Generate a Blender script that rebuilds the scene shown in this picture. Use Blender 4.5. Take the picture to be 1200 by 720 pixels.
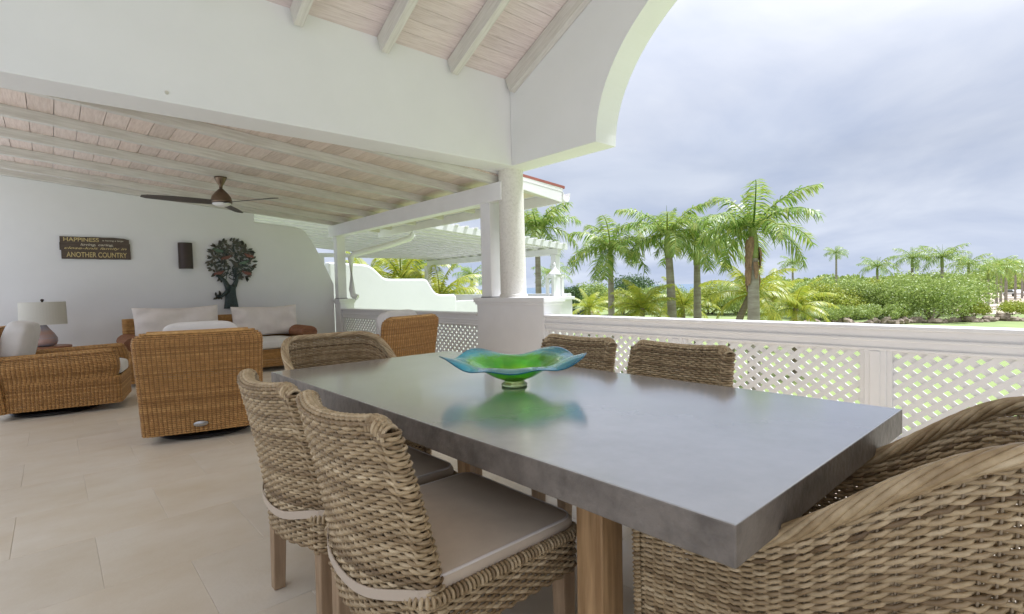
import bpy, math, random
import numpy as np
from mathutils import Matrix, Vector
random.seed(7); rng = np.random.default_rng(7)
S = bpy.context.scene
C = S.collection
for o in list(bpy.data.objects): bpy.data.objects.remove(o)
R = math.radians

# ------------------------------------------------------------------ camera
F, EYE = 608.0, 1.2
def nrm(a): a = np.array(a, float); return a/np.linalg.norm(a)
_u = nrm([60-600, 351-360, F]); _v = nrm([1286-600, 321-360, F]); _v = nrm(_v-_u*np.dot(_u, _v))
_w = np.cross(_v, _u)
if _w[1] > 0: _w = -_w
RM = np.array([_v, _u, _w])                     # camera (right, down, forward) -> world
cam = bpy.data.cameras.new('camera'); cam.sensor_width = 36; cam.sensor_fit = 'HORIZONTAL'
cam.lens = F/1200*36; cam.clip_start = 0.02; cam.clip_end = 30000
co = bpy.data.objects.new('camera', cam); C.objects.link(co)
M = Matrix.Identity(4)
for r in range(3):
    M[r][0] = RM[r][0]; M[r][1] = -RM[r][1]; M[r][2] = -RM[r][2]
M[2][3] = EYE
co.matrix_world = M
S.camera = co
def ray(px, py): return RM @ np.array([px-600, py-360, F])
def hor(px): return 337.0-0.0245*(px-655)
def at(px, d, z):                                # ground position seen at column px, depth d
    v = ray(px, hor(px))*d/F
    return (v[0], v[1], z)

# ------------------------------------------------------------------ world and sun
SUN_EL, SUN_AZ = R(68), R(-22)                   # azimuth: direction the light comes from, from +X towards +Y
W = bpy.data.worlds.new('World'); S.world = W; W.use_nodes = True
nt = W.node_tree; nt.nodes.clear()
def N(t, typ, **k):
    n = t.nodes.new(typ)
    for a, b in k.items(): setattr(n, a, b)
    return n
L = nt.links.new
out = N(nt, 'ShaderNodeOutputWorld'); bg = N(nt, 'ShaderNodeBackground')
sky = N(nt, 'ShaderNodeTexSky', sky_type='NISHITA', sun_disc=False)
sky.sun_elevation = SUN_EL; sky.sun_rotation = math.pi/2-SUN_AZ; sky.air_density = 1.0; sky.dust_density = 1.5
tc = N(nt, 'ShaderNodeTexCoord'); sep = N(nt, 'ShaderNodeSeparateXYZ'); L(tc.outputs['Generated'], sep.inputs[0])
mx = N(nt, 'ShaderNodeMath', operation='MAXIMUM'); L(sep.outputs[2], mx.inputs[0]); mx.inputs[1].default_value = 0.0
ad = N(nt, 'ShaderNodeMath', operation='ADD'); L(mx.outputs[0], ad.inputs[0]); ad.inputs[1].default_value = 0.22
dx = N(nt, 'ShaderNodeMath', operation='DIVIDE'); L(sep.outputs[0], dx.inputs[0]); L(ad.outputs[0], dx.inputs[1])
dy = N(nt, 'ShaderNodeMath', operation='DIVIDE'); L(sep.outputs[1], dy.inputs[0]); L(ad.outputs[0], dy.inputs[1])
cb = N(nt, 'ShaderNodeCombineXYZ'); L(dx.outputs[0], cb.inputs[0]); L(dy.outputs[0], cb.inputs[1])
n1 = N(nt, 'ShaderNodeTexNoise'); n1.inputs['Scale'].default_value = 1.15; n1.inputs['Detail'].default_value = 7; n1.inputs['Roughness'].default_value = 0.52; n1.inputs['Distortion'].default_value = 0.35
L(cb.outputs[0], n1.inputs['Vector'])
r1 = N(nt, 'ShaderNodeValToRGB'); L(n1.outputs[0], r1.inputs[0])
r1.color_ramp.elements[0].position = 0.36; r1.color_ramp.elements[0].color = (4.7, 4.85, 5.2, 1)
r1.color_ramp.elements[1].position = 0.62; r1.color_ramp.elements[1].color = (6.6, 6.45, 6.2, 1)
e = r1.color_ramp.elements.new(0.49); e.color = (5.6, 5.6, 5.65, 1)
n2 = N(nt, 'ShaderNodeTexNoise'); n2.inputs['Scale'].default_value = 0.55; n2.inputs['Detail'].default_value = 5
mp = N(nt, 'ShaderNodeMapping'); mp.inputs['Location'].default_value = (3.1, 1.7, 0); L(cb.outputs[0], mp.inputs[0]); L(mp.outputs[0], n2.inputs['Vector'])
r2 = N(nt, 'ShaderNodeValToRGB'); L(n2.outputs[0], r2.inputs[0])
r2.color_ramp.elements[0].position = 0.3; r2.color_ramp.elements[0].color = (0.86,)*3+(1,)
r2.color_ramp.elements[1].position = 0.5; r2.color_ramp.elements[1].color = (1.0,)*3+(1,)
mix = N(nt, 'ShaderNodeMix', data_type='RGBA'); L(r2.outputs[0], mix.inputs[0]); L(sky.outputs[0], mix.inputs[6]); L(r1.outputs[0], mix.inputs[7])
zr = N(nt, 'ShaderNodeValToRGB'); L(mx.outputs[0], zr.inputs[0])          # hazy blue-grey cloud deck low down, white above
zr.color_ramp.elements[0].position = 0.0; zr.color_ramp.elements[0].color = (.70, .745, .82, 1)
zr.color_ramp.elements[1].position = 0.42; zr.color_ramp.elements[1].color = (1, 1, 1, 1)
e = zr.color_ramp.elements.new(0.2); e.color = (.62, .655, .715, 1)
mz = N(nt, 'ShaderNodeMix', data_type='RGBA', blend_type='MULTIPLY'); mz.inputs[0].default_value = 1; L(mix.outputs[2], mz.inputs[6]); L(zr.outputs[0], mz.inputs[7])
L(mz.outputs[2], bg.inputs[0]); bg.inputs[1].default_value = 0.1
L(bg.outputs[0], out.inputs[0])
sl = bpy.data.lights.new('sun', 'SUN'); sl.energy = 4.6; sl.angle = R(12); sl.color = (1, 0.985, 0.965)
so = bpy.data.objects.new('sun', sl); C.objects.link(so)
sd = Vector((math.cos(SUN_EL)*math.cos(SUN_AZ), math.cos(SUN_EL)*math.sin(SUN_AZ), math.sin(SUN_EL)))
so.rotation_euler = sd.to_track_quat('Z', 'Y').to_euler(); so.location = (20, -20, 40)
S.view_settings.view_transform = 'Standard'; S.view_settings.look = 'None'; S.view_settings.gamma = 1
S.view_settings.use_curve_mapping = False
S.view_settings.exposure = 0.8
S.view_settings.use_white_balance = True; S.view_settings.white_balance_temperature = 5950; S.view_settings.white_balance_tint = 12
S.render.engine = 'CYCLES'
try:
    S.cycles.max_bounces = 10; S.cycles.diffuse_bounces = 6; S.cycles.transmission_bounces = 8
except Exception: pass

# ------------------------------------------------------------------ materials
MATS = {}
def mat(name, base, rough=0.6, var=None, scale=8.0, stretch=(1, 1, 1), bump=0.0, bscale=40.0, spec=0.5,
        island=None, objrand=None, metal=0.0, coords='Object', detail=5, blend=(0.35, 0.65), roughvar=0.0, sss=0, trans=0, bstretch=None):
    m = bpy.data.materials.new(name); m.use_nodes = True; t = m.node_tree; l = t.links.new
    b = t.nodes['Principled BSDF']; b.inputs['Roughness'].default_value = rough; b.inputs['Metallic'].default_value = metal
    b.inputs['Specular IOR Level'].default_value = spec
    tc = N(t, 'ShaderNodeTexCoord')
    col = None
    def rgb(c): 
        n = N(t, 'ShaderNodeRGB'); n.outputs[0].default_value = (*c, 1); return n.outputs[0]
    col = rgb(base)
    def mp_(st, sc):
        m_ = N(t, 'ShaderNodeMapping'); m_.inputs['Scale'].default_value = [s*sc for s in st]; l(tc.outputs[coords], m_.inputs[0])
        if objrand is not None or island is not None:
            oi = N(t, 'ShaderNodeObjectInfo'); mu = N(t, 'ShaderNodeMath', operation='MULTIPLY'); l(oi.outputs['Random'], mu.inputs[0]); mu.inputs[1].default_value = 37.0
            l(mu.outputs[0], m_.inputs['Location'])
        return m_.outputs[0]
    def ramp(fac, lo, hi):
        r = N(t, 'ShaderNodeMapRange'); r.inputs[1].default_value = lo; r.inputs[2].default_value = hi; l(fac, r.inputs[0]); return r.outputs[0]
    def mixc(f, a, c2):
        x = N(t, 'ShaderNodeMix', data_type='RGBA'); l(f, x.inputs[0]); l(a, x.inputs[6]); l(c2, x.inputs[7]); return x.outputs[2]
    nz = None
    if var is not None:
        nn = N(t, 'ShaderNodeTexNoise'); nn.inputs['Scale'].default_value = 1; nn.inputs['Detail'].default_value = detail; nn.inputs['Roughness'].default_value = 0.6
        l(mp_(stretch, scale), nn.inputs['Vector']); nz = nn.outputs[0]
        col = mixc(ramp(nz, *blend), col, rgb(var))
    if island is not None:
        g = N(t, 'ShaderNodeNewGeometry')
        cr = N(t, 'ShaderNodeValToRGB'); l(g.outputs['Random Per Island'], cr.inputs[0])
        els = cr.color_ramp.elements
        for i, c_ in enumerate(island):
            p = i/(len(island)-1)
            if i == 0: els[0].color = (*c_, 1)
            elif i == len(island)-1: els[-1].color = (*c_, 1)
            else: q = els.new(p); q.color = (*c_, 1)
        if var is not None:
            x = N(t, 'ShaderNodeMix', data_type='RGBA', blend_type='MULTIPLY'); x.inputs[0].default_value = 1.0
            l(cr.outputs[0], x.inputs[6]); l(col, x.inputs[7]); col = x.outputs[2]
        else: col = cr.outputs[0]
    if objrand is not None:
        oi = N(t, 'ShaderNodeObjectInfo'); x = N(t, 'ShaderNodeMix', data_type='RGBA', blend_type='MULTIPLY'); x.inputs[0].default_value = 1
        cr = N(t, 'ShaderNodeValToRGB'); l(oi.outputs['Random'], cr.inputs[0]); els = cr.color_ramp.elements
        for i, c_ in enumerate(objrand):
            p = i/(len(objrand)-1)
            if i == 0: els[0].color = (*c_, 1)
            elif i == len(objrand)-1: els[-1].color = (*c_, 1)
            else: q = els.new(p); q.color = (*c_, 1)
        l(col, x.inputs[6]); l(cr.outputs[0], x.inputs[7]); col = x.outputs[2]
    l(col, b.inputs['Base Color'])
    if roughvar and nz is not None:
        r = N(t, 'ShaderNodeMapRange'); r.inputs[1].default_value = .3; r.inputs[2].default_value = .7
        r.inputs[3].default_value = rough-roughvar; r.inputs[4].default_value = rough+roughvar; l(nz, r.inputs[0]); l(r.outputs[0], b.inputs['Roughness'])
    if bump:
        bn = N(t, 'ShaderNodeTexNoise'); bn.inputs['Scale'].default_value = 1; bn.inputs['Detail'].default_value = 4
        l(mp_(bstretch or stretch, bscale), bn.inputs['Vector'])
        bb = N(t, 'ShaderNodeBump'); bb.inputs['Strength'].default_value = bump; bb.inputs['Distance'].default_value = 0.01
        l(bn.outputs[0], bb.inputs['Height']); l(bb.outputs[0], b.inputs['Normal'])
    if trans:
        tr = N(t, 'ShaderNodeBsdfTranslucent'); l(col, tr.inputs[0]); ms = N(t, 'ShaderNodeMixShader'); ms.inputs[0].default_value = trans
        l(b.outputs[0], ms.inputs[1]); l(tr.outputs[0], ms.inputs[2]); l(ms.outputs[0], t.nodes['Material Output'].inputs[0])
    MATS[name] = m
    return m

mat('plaster', (.78, .78, .775), .75, var=(.75, .75, .745), scale=1.3, bump=.12, bscale=14)
mat('white_paint', (.81, .80, .795), .45, var=(.77, .76, .755), scale=3, bump=.05, bscale=30)
mat('coral_stone', (.72, .69, .63), .8, var=(.60, .57, .51), scale=35, bump=.5, bscale=90, blend=(.45, .75))
mat('washed_plank', (.72, .625, .555), .6, var=(.57, .475, .41), scale=6, stretch=(9, .7, 9), bump=.25, bscale=10, blend=(.4, .75), objrand=[(.88, .87, .86), (1, .97, .95), (1.0, 1.0, 1.0), (.95, .93, .93)])
mat('pink_plank', (.76, .68, .655), .6, var=(.62, .53, .505), scale=6, stretch=(.8, 14, 14), bump=.5, bscale=9, blend=(.4, .7), objrand=[(.92, .9, .9), (1, .98, .97), (1.0, 1.0, 1.0)])
mat('rafter_x', (.64, .62, .57), .6, var=(.49, .46, .41), scale=5, stretch=(.6, 10, 10), bump=.25, bscale=10, blend=(.4, .75))
mat('rafter_y', (.66, .64, .59), .6, var=(.52, .49, .44), scale=5, stretch=(10, .6, 10), bump=.25, bscale=10, blend=(.4, .75))
mat('limestone', (.77, .71, .605), .36, var=(.67, .585, .45), scale=2.0, stretch=(1, 1.35, 1), detail=8, bump=.1, bscale=60, blend=(.35, .7), roughvar=.08,
    objrand=[(.965, .96, .95), (1.0, .99, .97), (.985, .965, .93), (1.03, 1.03, 1.03), (.99, .98, .96)])
mat('bounce_paving', (.70, .695, .69), .8, var=(.64, .635, .63), scale=1.5)  # for the added unseen paving that reflects daylight under the roofs
mat('grout', (.66, .60, .52), .9)
mat('concrete_top', (.40, .40, .40), .17, var=(.31, .31, .31), scale=3.5, bump=.03, bscale=25, roughvar=.05, spec=1.0)
mat('concrete_side', (.20, .173, .145), .5, var=(.095, .08, .066), scale=13, detail=9, bump=.35, bscale=45, blend=(.4, .75))
mat('table_leg', (.52, .33, .16), .5, var=(.30, .175, .075), scale=5, stretch=(7, 7, .5), bump=.15, bscale=12)
mat('chair_leg', (.44, .31, .19), .55, var=(.30, .20, .115), scale=6, stretch=(6, 6, .6), bump=.12, bscale=14)
mat('dark_wood', (.06, .035, .022), .4, var=(.03, .018, .012), scale=6)
KUBU = [(.21, .14, .07), (.46, .34, .19), (.57, .44, .26), (.33, .23, .12), (.66, .53, .335), (.42, .305, .165)]
mat('kubu', (1, 1, 1), .5, var=(.66, .62, .56), scale=22, island=KUBU, bump=.2, bscale=120)
mat('kubu_stake', (.34, .26, .165), .6)
HONEY = [(.40, .205, .06), (.60, .34, .115), (.50, .27, .085), (.66, .39, .14), (.44, .23, .07)]
mat('honey_cane', (1, 1, 1), .45, var=(.7, .66, .6), scale=26, island=HONEY)
mat('honey_stake', (.27, .14, .05), .6)
mat('cane_smooth', (.33, .155, .075), .45, var=(.24, .10, .045), scale=9, stretch=(1, 1, 8))
mat('taupe_fabric', (.66, .555, .43), .9, bump=.15, bscale=700, var=(.60, .50, .385), scale=9)
mat('cream_fabric', (.80, .74, .685), .9, bump=.15, bscale=600, var=(.74, .68, .62), scale=7)
mat('white_fabric', (.76, .735, .70), .9, bump=.2, bscale=500, var=(.70, .675, .64), scale=6)
mat('strap_fabric', (.54, .45, .35), .85, bump=.1, bscale=400)
mat('black_metal', (.018, .017, .017), .4)
mat('bronze', (.045, .03, .024), .38, var=(.05, .032, .024), scale=10, metal=.4)
mat('bronze_fan', (.17, .12, .08), .35, metal=.7)
mat('fan_blade', (.085, .072, .06), .45, var=(.06, .05, .04), scale=6, stretch=(1, 8, 1))
mat('steel', (.45, .45, .45), .3, metal=1)
mat('tree_metal', (.055, .075, .07), .5, var=(.03, .042, .04), scale=30, metal=.3)
mat('tree_leaf', (1, 1, 1), .5, var=(.6, .6, .6), scale=30, island=[(.035, .04, .035), (.09, .075, .05), (.05, .075, .05), (.13, .11, .08), (.03, .035, .03)])
mat('tree_red', (.24, .09, .06), .5, var=(.13, .05, .04), scale=40)
mat('tree_green', (.12, .19, .13), .5, var=(.07, .12, .08), scale=40)
mat('sign_board', (.055, .038, .028), .6, var=(.11, .08, .055), scale=9, stretch=(.6, 9, 9), bump=.3, bscale=20)
mat('sign_yellow', (.62, .50, .22), .6, var=(.42, .33, .14), scale=30)
mat('sign_cream', (.55, .50, .38), .6)
mat('sign_pink', (.45, .27, .24), .6)
mat('linen_shade', (.72, .70, .62), .9, bump=.15, bscale=300, trans=.3)
mat('ceramic', (.42, .27, .22), .18, var=(.27, .29, .34), scale=3.2, stretch=(.5, .5, 2.5), blend=(.42, .58))
mat('red_roof', (.36, .12, .09), .6, var=(.27, .085, .065), scale=8)
mat('grass', (.235, .285, .10), .95, var=(.18, .235, .08), scale=.35, detail=8, bump=.3, bscale=3)
mat('sand', (.50, .42, .33), .95, var=(.40, .33, .24), scale=.6)
mat('sea', (.06, .15, .24), .18, bump=.2, bscale=.6)
mat('stonewall', (.36, .29, .22), .9, var=(.17, .13, .10), scale=1.6, stretch=(1, 1, 2), bump=.8, bscale=2.5)
LEAF = [(.18, .26, .05), (.30, .39, .09), (.42, .48, .13), (.25, .34, .08), (.36, .44, .12)]
mat('bush_leaf', (1, 1, 1), .5, island=LEAF, trans=.3)
mat('bush_yellow', (1, 1, 1), .5, island=[(.22, .29, .04), (.36, .41, .06), (.45, .46, .07), (.28, .35, .05)], trans=.3)
mat('bush_dark', (1, 1, 1), .5, island=[(.035, .075, .02), (.07, .13, .03), (.10, .17, .04)], trans=.25)
mat('royal_leaf', (1, 1, 1), .4, island=[(.13, .22, .035), (.20, .32, .055), (.30, .40, .08), (.40, .43, .10), (.17, .28, .045)], trans=.45)
mat('coco_leaf', (1, 1, 1), .4, island=[(.20, .29, .03), (.36, .40, .04), (.50, .46, .05), (.27, .35, .035), (.45, .45, .05)], trans=.35)
mat('royal_trunk', (.40, .36, .31), .85, var=(.26, .22, .19), scale=1.4, stretch=(1, 1, 5), bump=.4, bscale=6)
mat('crownshaft', (.21, .28, .07), .45, var=(.28, .30, .10), scale=3)
mat('dry_boot', (.36, .22, .14), .85, var=(.20, .12, .08), scale=4, stretch=(2, 2, 1), bump=.5, bscale=8)
mat('coco_trunk', (.27, .22, .17), .9, var=(.18, .14, .11), scale=3, stretch=(1, 1, 6), bump=.5, bscale=8)
mat('hill', (.06, .10, .05), .9, var=(.09, .13, .06), scale=.05)
mat('house_wall', (.62, .56, .50), .8, var=(.55, .48, .42), scale=.6)
mat('house_roof', (.40, .23, .19), .8, var=(.32, .18, .15), scale=1)
mat('window_dark', (.05, .055, .06), .15)
mat('car_white', (.6, .6, .62), .25)
mat('shade_net', (.03, .04, .055), .8)

def glass_mat():
    m = bpy.data.materials.new('art_glass'); m.use_nodes = True; t = m.node_tree; l = t.links.new
    b = t.nodes['Principled BSDF']
    tc = N(t, 'ShaderNodeTexCoord'); sp = N(t, 'ShaderNodeSeparateXYZ'); l(tc.outputs['Object'], sp.inputs[0])
    ln = N(t, 'ShaderNodeVectorMath', operation='LENGTH'); cbx = N(t, 'ShaderNodeCombineXYZ'); l(sp.outputs[0], cbx.inputs[0]); l(sp.outputs[1], cbx.inputs[1]); l(cbx.outputs[0], ln.inputs[0])
    nz = N(t, 'ShaderNodeTexNoise'); nz.inputs['Scale'].default_value = 22; nz.inputs['Detail'].default_value = 5; nz.inputs['Distortion'].default_value = 1.2; l(tc.outputs['Object'], nz.inputs['Vector'])
    a = N(t, 'ShaderNodeMath', operation='MULTIPLY_ADD'); l(nz.outputs[0], a.inputs[0]); a.inputs[1].default_value = .09; l(ln.outputs['Value'], a.inputs[2])
    cr = N(t, 'ShaderNodeValToRGB'); l(a.outputs[0], cr.inputs[0])
    els = cr.color_ramp.elements
    els[0].position = .05; els[0].color = (.55, .88, .06, 1); els[1].position = .36; els[1].color = (.02, .40, .66, 1)
    for p, c_ in ((.12, (.40, .84, .03)), (.19, (.12, .66, .04)), (.24, (.26, .80, .10)), (.272, (.30, .82, .72)), (.30, (.05, .60, .80))):
        q = els.new(p); q.color = (*c_, 1)
    l(cr.outputs[0], b.inputs['Base Color'])
    b.inputs['Roughness'].default_value = .04; b.inputs['Transmission Weight'].default_value = .8; b.inputs['Specular IOR Level'].default_value = .5; b.inputs['IOR'].default_value = 1.4
    MATS['art_glass'] = m
glass_mat()
_b = MATS['concrete_top'].node_tree.nodes['Principled BSDF']; _b.inputs['Coat Weight'].default_value = 1.0; _b.inputs['Coat Roughness'].default_value = .14; _b.inputs['Coat IOR'].default_value = 1.6
mat('clear_glass', (.72, .86, .45), .03); MATS['clear_glass'].node_tree.nodes['Principled BSDF'].inputs['Transmission Weight'].default_value = .85

# ------------------------------------------------------------------ mesh helpers
class MB:
    def __init__(s): s.v = []; s.f = []; s.n = 0
    def add(s, V, Fc):
        V = np.asarray(V, float).reshape(-1, 3)
        s.v.append(V)
        s.f += [[int(i)+s.n for i in f] for f in Fc]
        s.n += len(V)
    def addq(s, V, Q):                                   # numpy quads
        V = np.asarray(V, float).reshape(-1, 3); s.v.append(V); s.f += (np.asarray(Q, int)+s.n).tolist(); s.n += len(V)
    def box(s, lo, hi):
        (a, b, c), (d, e, f) = lo, hi
        V = [(a, b, c), (d, b, c), (d, e, c), (a, e, c), (a, b, f), (d, b, f), (d, e, f), (a, e, f)]
        s.add(V, [(0, 3, 2, 1), (4, 5, 6, 7), (0, 1, 5, 4), (1, 2, 6, 5), (2, 3, 7, 6), (3, 0, 4, 7)])
    def hexa(s, V): s.add(V, [(0, 3, 2, 1), (4, 5, 6, 7), (0, 1, 5, 4), (1, 2, 6, 5), (2, 3, 7, 6), (3, 0, 4, 7)])
    def tube(s, P, r, Nn=None, k=5, closed=False, flat=1.0, cap=False):
        P = np.asarray(P, float); n = len(P)
        if closed: T = np.roll(P, -1, 0)-np.roll(P, 1, 0)
        else: T = np.gradient(P, axis=0)
        T /= np.linalg.norm(T, axis=1)[:, None]+1e-12
        if Nn is None:
            ref = np.array([0, 0, 1.]) if abs(T[:, 2]).mean() < .8 else np.array([1., 0, 0])
            Nn = np.tile(ref, (n, 1))
        B = np.cross(T, Nn); B /= np.linalg.norm(B, axis=1)[:, None]+1e-12
        N2 = np.cross(B, T)
        r = np.broadcast_to(np.asarray(r, float), (n,))
        a = np.arange(k)*2*np.pi/k
        V = P[:, None, :]+r[:, None, None]*(np.cos(a)[None, :, None]*N2[:, None, :]*flat+np.sin(a)[None, :, None]*B[:, None, :])
        i = np.arange(n if closed else n-1)[:, None]; j = np.arange(k)[None, :]
        i2 = (i+1) % n; j2 = (j+1) % k
        Q = np.stack([i*k+j, i*k+j2, i2*k+j2, i2*k+j], -1).reshape(-1, 4)
        base = s.n
        s.addq(V.reshape(-1, 3), Q)
        if cap and not closed:
            s.f.append([base+q for q in range(k)]); s.f.append([base+(n-1)*k+q for q in range(k)][::-1])
    def prism(s, poly, axis, lo, hi):                    # poly of 2D points extruded along an axis
        n = len(poly)
        def p3(q, h):
            if axis == 0: return (h, q[0], q[1])
            if axis == 1: return (q[0], h, q[1])
            return (q[0], q[1], h)
        V = [p3(q, lo) for q in poly]+[p3(q, hi) for q in poly]
        s.add(V, [list(range(n))[::-1], list(range(n, 2*n))]+[(i, (i+1) % n, n+(i+1) % n, n+i) for i in range(n)])
    def lathe(s, prof, n=32, c=(0, 0, 0)):
        V = []; k = len(prof)
        for (r, z) in prof:
            for i in range(n):
                a = 2*math.pi*i/n; V.append((c[0]+r*math.cos(a), c[1]+r*math.sin(a), c[2]+z))
        Fq = [(i*n+j, i*n+(j+1) % n, (i+1)*n+(j+1) % n, (i+1)*n+j) for i in range(k-1) for j in range(n)]
        s.add(V, Fq+[list(range(n))[::-1], [(k-1)*n+j for j in range(n)]])
    def grid(s, V, nu, nv, closeu=False):
        Q = []
        for i in range(nu if closeu else nu-1):
            for j in range(nv-1):
                Q.append((i*nv+j, ((i+1) % nu)*nv+j, ((i+1) % nu)*nv+j+1, i*nv+j+1))
        s.add(V, Q)
    def mesh(s, name, m, smooth=False):
        me = bpy.data.meshes.new(name)
        V = np.concatenate(s.v) if s.v else np.zeros((0, 3))
        me.from_pydata(V.tolist(), [], s.f)
        if m: me.materials.append(MATS[m] if isinstance(m, str) else m)
        if smooth: me.polygons.foreach_set('use_smooth', [True]*len(me.polygons))
        me.update()
        return me
    def build(s, name, m, parent=None, smooth=False, bevel=0):
        o = bpy.data.objects.new(name, s.mesh(name, m, smooth)); C.objects.link(o)
        if parent: o.parent = parent
        if bevel:
            b = o.modifiers.new('bevel', 'BEVEL'); b.width = bevel; b.segments = 2; b.limit_method = 'ANGLE'; b.angle_limit = R(40)
        return o
def tag(o, label, cat, group=None, kind=None):
    o['label'] = label
    if cat: o['category'] = cat
    if group: o['group'] = group
    if kind: o['kind'] = kind
    return o
def empty(name, loc=(0, 0, 0), rz=0):
    o = bpy.data.objects.new(name, None); C.objects.link(o); o.location = loc; o.rotation_euler = (0, 0, rz); o.empty_display_size = .1
    return o
def struct(o, label=None):
    o['kind'] = 'structure'
    if label: o['label'] = label
    return o
def boxo(name, lo, hi, m, parent=None, bevel=0.004):
    b = MB(); b.box(lo, hi); return b.build(name, m, parent, bevel=bevel)
def copy_tree(o, parent=None):
    c = o.copy(); C.objects.link(c); c.parent = parent
    for ch in list(o.children): copy_tree(ch, c)
    return c
def pillow(mb, c, size, pw=6.0, nu=40, nv=24, puff=0.0, rot=None, wrinkle=0.0, seed=0):
    """superquadric cushion"""
    rg = np.random.default_rng(seed)
    ph = rg.uniform(0, 6.28, 6)
    a, b, h = [q/2 for q in size]
    def sp(x, p): return np.sign(x)*np.abs(x)**p
    U = np.linspace(-np.pi, np.pi, nu, endpoint=False); V_ = np.linspace(-np.pi/2, np.pi/2, nv)
    u, v = np.meshgrid(U, V_, indexing='ij')
    e1 = .45; e2 = 2.0/pw
    x = sp(np.cos(v), e1)*sp(np.cos(u), e2); y = sp(np.cos(v), e1)*sp(np.sin(u), e2); z = sp(np.sin(v), e1)
    z = z*(1+puff*(1-x**2)*(1-y**2))
    z = z+wrinkle*(np.sin(3.1*x+ph[0])*np.sin(2.3*y+ph[1])+.6*np.sin(6*x+4*y+ph[2])+.4*np.sin(9*y-5*x+ph[3]))
    P = np.stack([a*x, b*y, h*z], -1).reshape(-1, 3)
    if rot is not None: P = P @ np.array(rot.to_3x3()).T
    P = P+np.array(c)
    mb.grid(P, nu, nv, closeu=True)

# ------------------------------------------------------------------ terrace floor with limestone tiles
FX0, FX1, FY0, FY1 = -1.0, 4.15, -2.8, 9.84
fl = MB(); fl.box((FX0-.3, FY0-.3, -.5), (4.45, FY1+.3, -.0025))
floor = struct(fl.build('terrace_floor', 'grout'), 'raised veranda floor laid with large honey beige limestone tiles')
TP = .62
tile_cache = {}
def tile(x0, x1, y0, y1):
    w, d = round(x1-x0, 3), round(y1-y0, 3)
    if (w, d) not in tile_cache:
        b = MB(); g = .0007; c = .0014
        V = [(g, g, -.012), (w-g, g, -.012), (w-g, d-g, -.012), (g, d-g, -.012), (g, g, -c), (w-g, g, -c), (w-g, d-g, -c), (g, d-g, -c),
             (g+c, g+c, 0), (w-g-c, g+c, 0), (w-g-c, d-g-c, 0), (g+c, d-g-c, 0)]
        b.add(V, [(0, 1, 5, 4), (1, 2, 6, 5), (2, 3, 7, 6), (3, 0, 4, 7), (4, 5, 9, 8), (5, 6, 10, 9), (6, 7, 11, 10), (7, 4, 8, 11), (8, 9, 10, 11)])
        tile_cache[(w, d)] = b.mesh('tile', 'limestone')
    o = bpy.data.objects.new('tile', tile_cache[(w, d)]); C.objects.link(o); o.parent = floor
    o.location = (x0, y0, random.uniform(0, .0004))
ys = [2.71+TP*k for k in range(-9, 13)]
for k in range(len(ys)-1):
    y0, y1 = max(ys[k], FY0), min(ys[k+1], FY1)
    if y1-y0 < .03: continue
    off = .425 + (TP*.5 if k % 2 else 0)
    xs = [off+TP*j for j in range(-6, 8)]
    for j in range(len(xs)-1):
        x0, x1 = max(xs[j], FX0), min(xs[j+1], FX1)
        if x1-x0 > .03: tile(x0, x1, y0, y1)

# ------------------------------------------------------------------ villa shell
HZ = 2.63                                                # underside of the header and springing of the arch
YH0, YH1 = 4.562, 4.91
AX0, AX1 = 4.10, 4.42
RIDGE_Y = .9
SL = .483
def ceilz(y): return 3.61+SL*(YH0-y) if y >= RIDGE_Y else 3.61+SL*(YH0-2*RIDGE_Y+y)
h = MB(); h.box((FX0, YH0, HZ), (AX0-.002, YH1, 3.95))
hd = h.build('header_wall', 'plaster', bevel=.006)
tag(hd, 'deep white plastered header wall spanning between the dining and living areas', 'wall')
_s = MB(); _s.prism([(.70+.013*math.cos(a_), 2.70+.013*math.sin(a_)) for a_ in np.linspace(0, 6.28, 17)[:-1]], 1, YH0-.008, YH0+.01); _s.build('sensor', 'linen_shade', hd)
# arched wall
def arch_pts(n=48):
    a, b, yc = 2.41, 1.65, .9
    return [(yc+a*math.cos(t), HZ+b*math.sin(t)) for t in np.linspace(0, math.pi, n)]
poly = []
Yn = 2*RIDGE_Y-YH0
top = [(YH1, HZ), (YH1, 3.80), (RIDGE_Y, 5.75), (2*RIDGE_Y-YH1, 3.80), (2*RIDGE_Y-YH1, HZ)]
ap = arch_pts()
aw = MB()
nA = len(ap)
outer = [(YH1, HZ)]+[None]*0
# strips between arch curve and roof line, split by column so that faces stay planar
def rooftop(y): return 5.75-(abs(y-RIDGE_Y))*(1.95/(YH1-RIDGE_Y))
seq = [(YH1, HZ)]+ap+[(2*RIDGE_Y-YH1, HZ)]
for X, flip in ((AX0, False), (AX1, True)):
    V = [(X, y, z) for y, z in seq]+[(X, y, rooftop(y)) for y, z in seq]; m = len(seq)
    aw.add(V, [((i, i+1, m+i+1, m+i) if flip else (i, m+i, m+i+1, i+1)) for i in range(m-1)])
V = [(AX0, y, z) for y, z in seq]+[(AX1, y, z) for y, z in seq]; m = len(seq)
aw.add(V, [(i, i+1, m+i+1, m+i) for i in range(m-1)])
V = [(AX0, y, rooftop(y)) for y, z in seq]+[(AX1, y, rooftop(y)) for y, z in seq]
aw.add(V, [(i, m+i, m+i+1, i+1) for i in range(m-1)])
aw.add([(AX0, YH1, HZ), (AX1, YH1, HZ), (AX1, YH1, 3.8), (AX0, YH1, 3.8)], [(0, 1, 2, 3)])
awo = aw.build('arched_wall', 'plaster')
tag(awo, 'white plastered gable wall with a wide arched opening facing the palm garden', 'wall')
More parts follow.
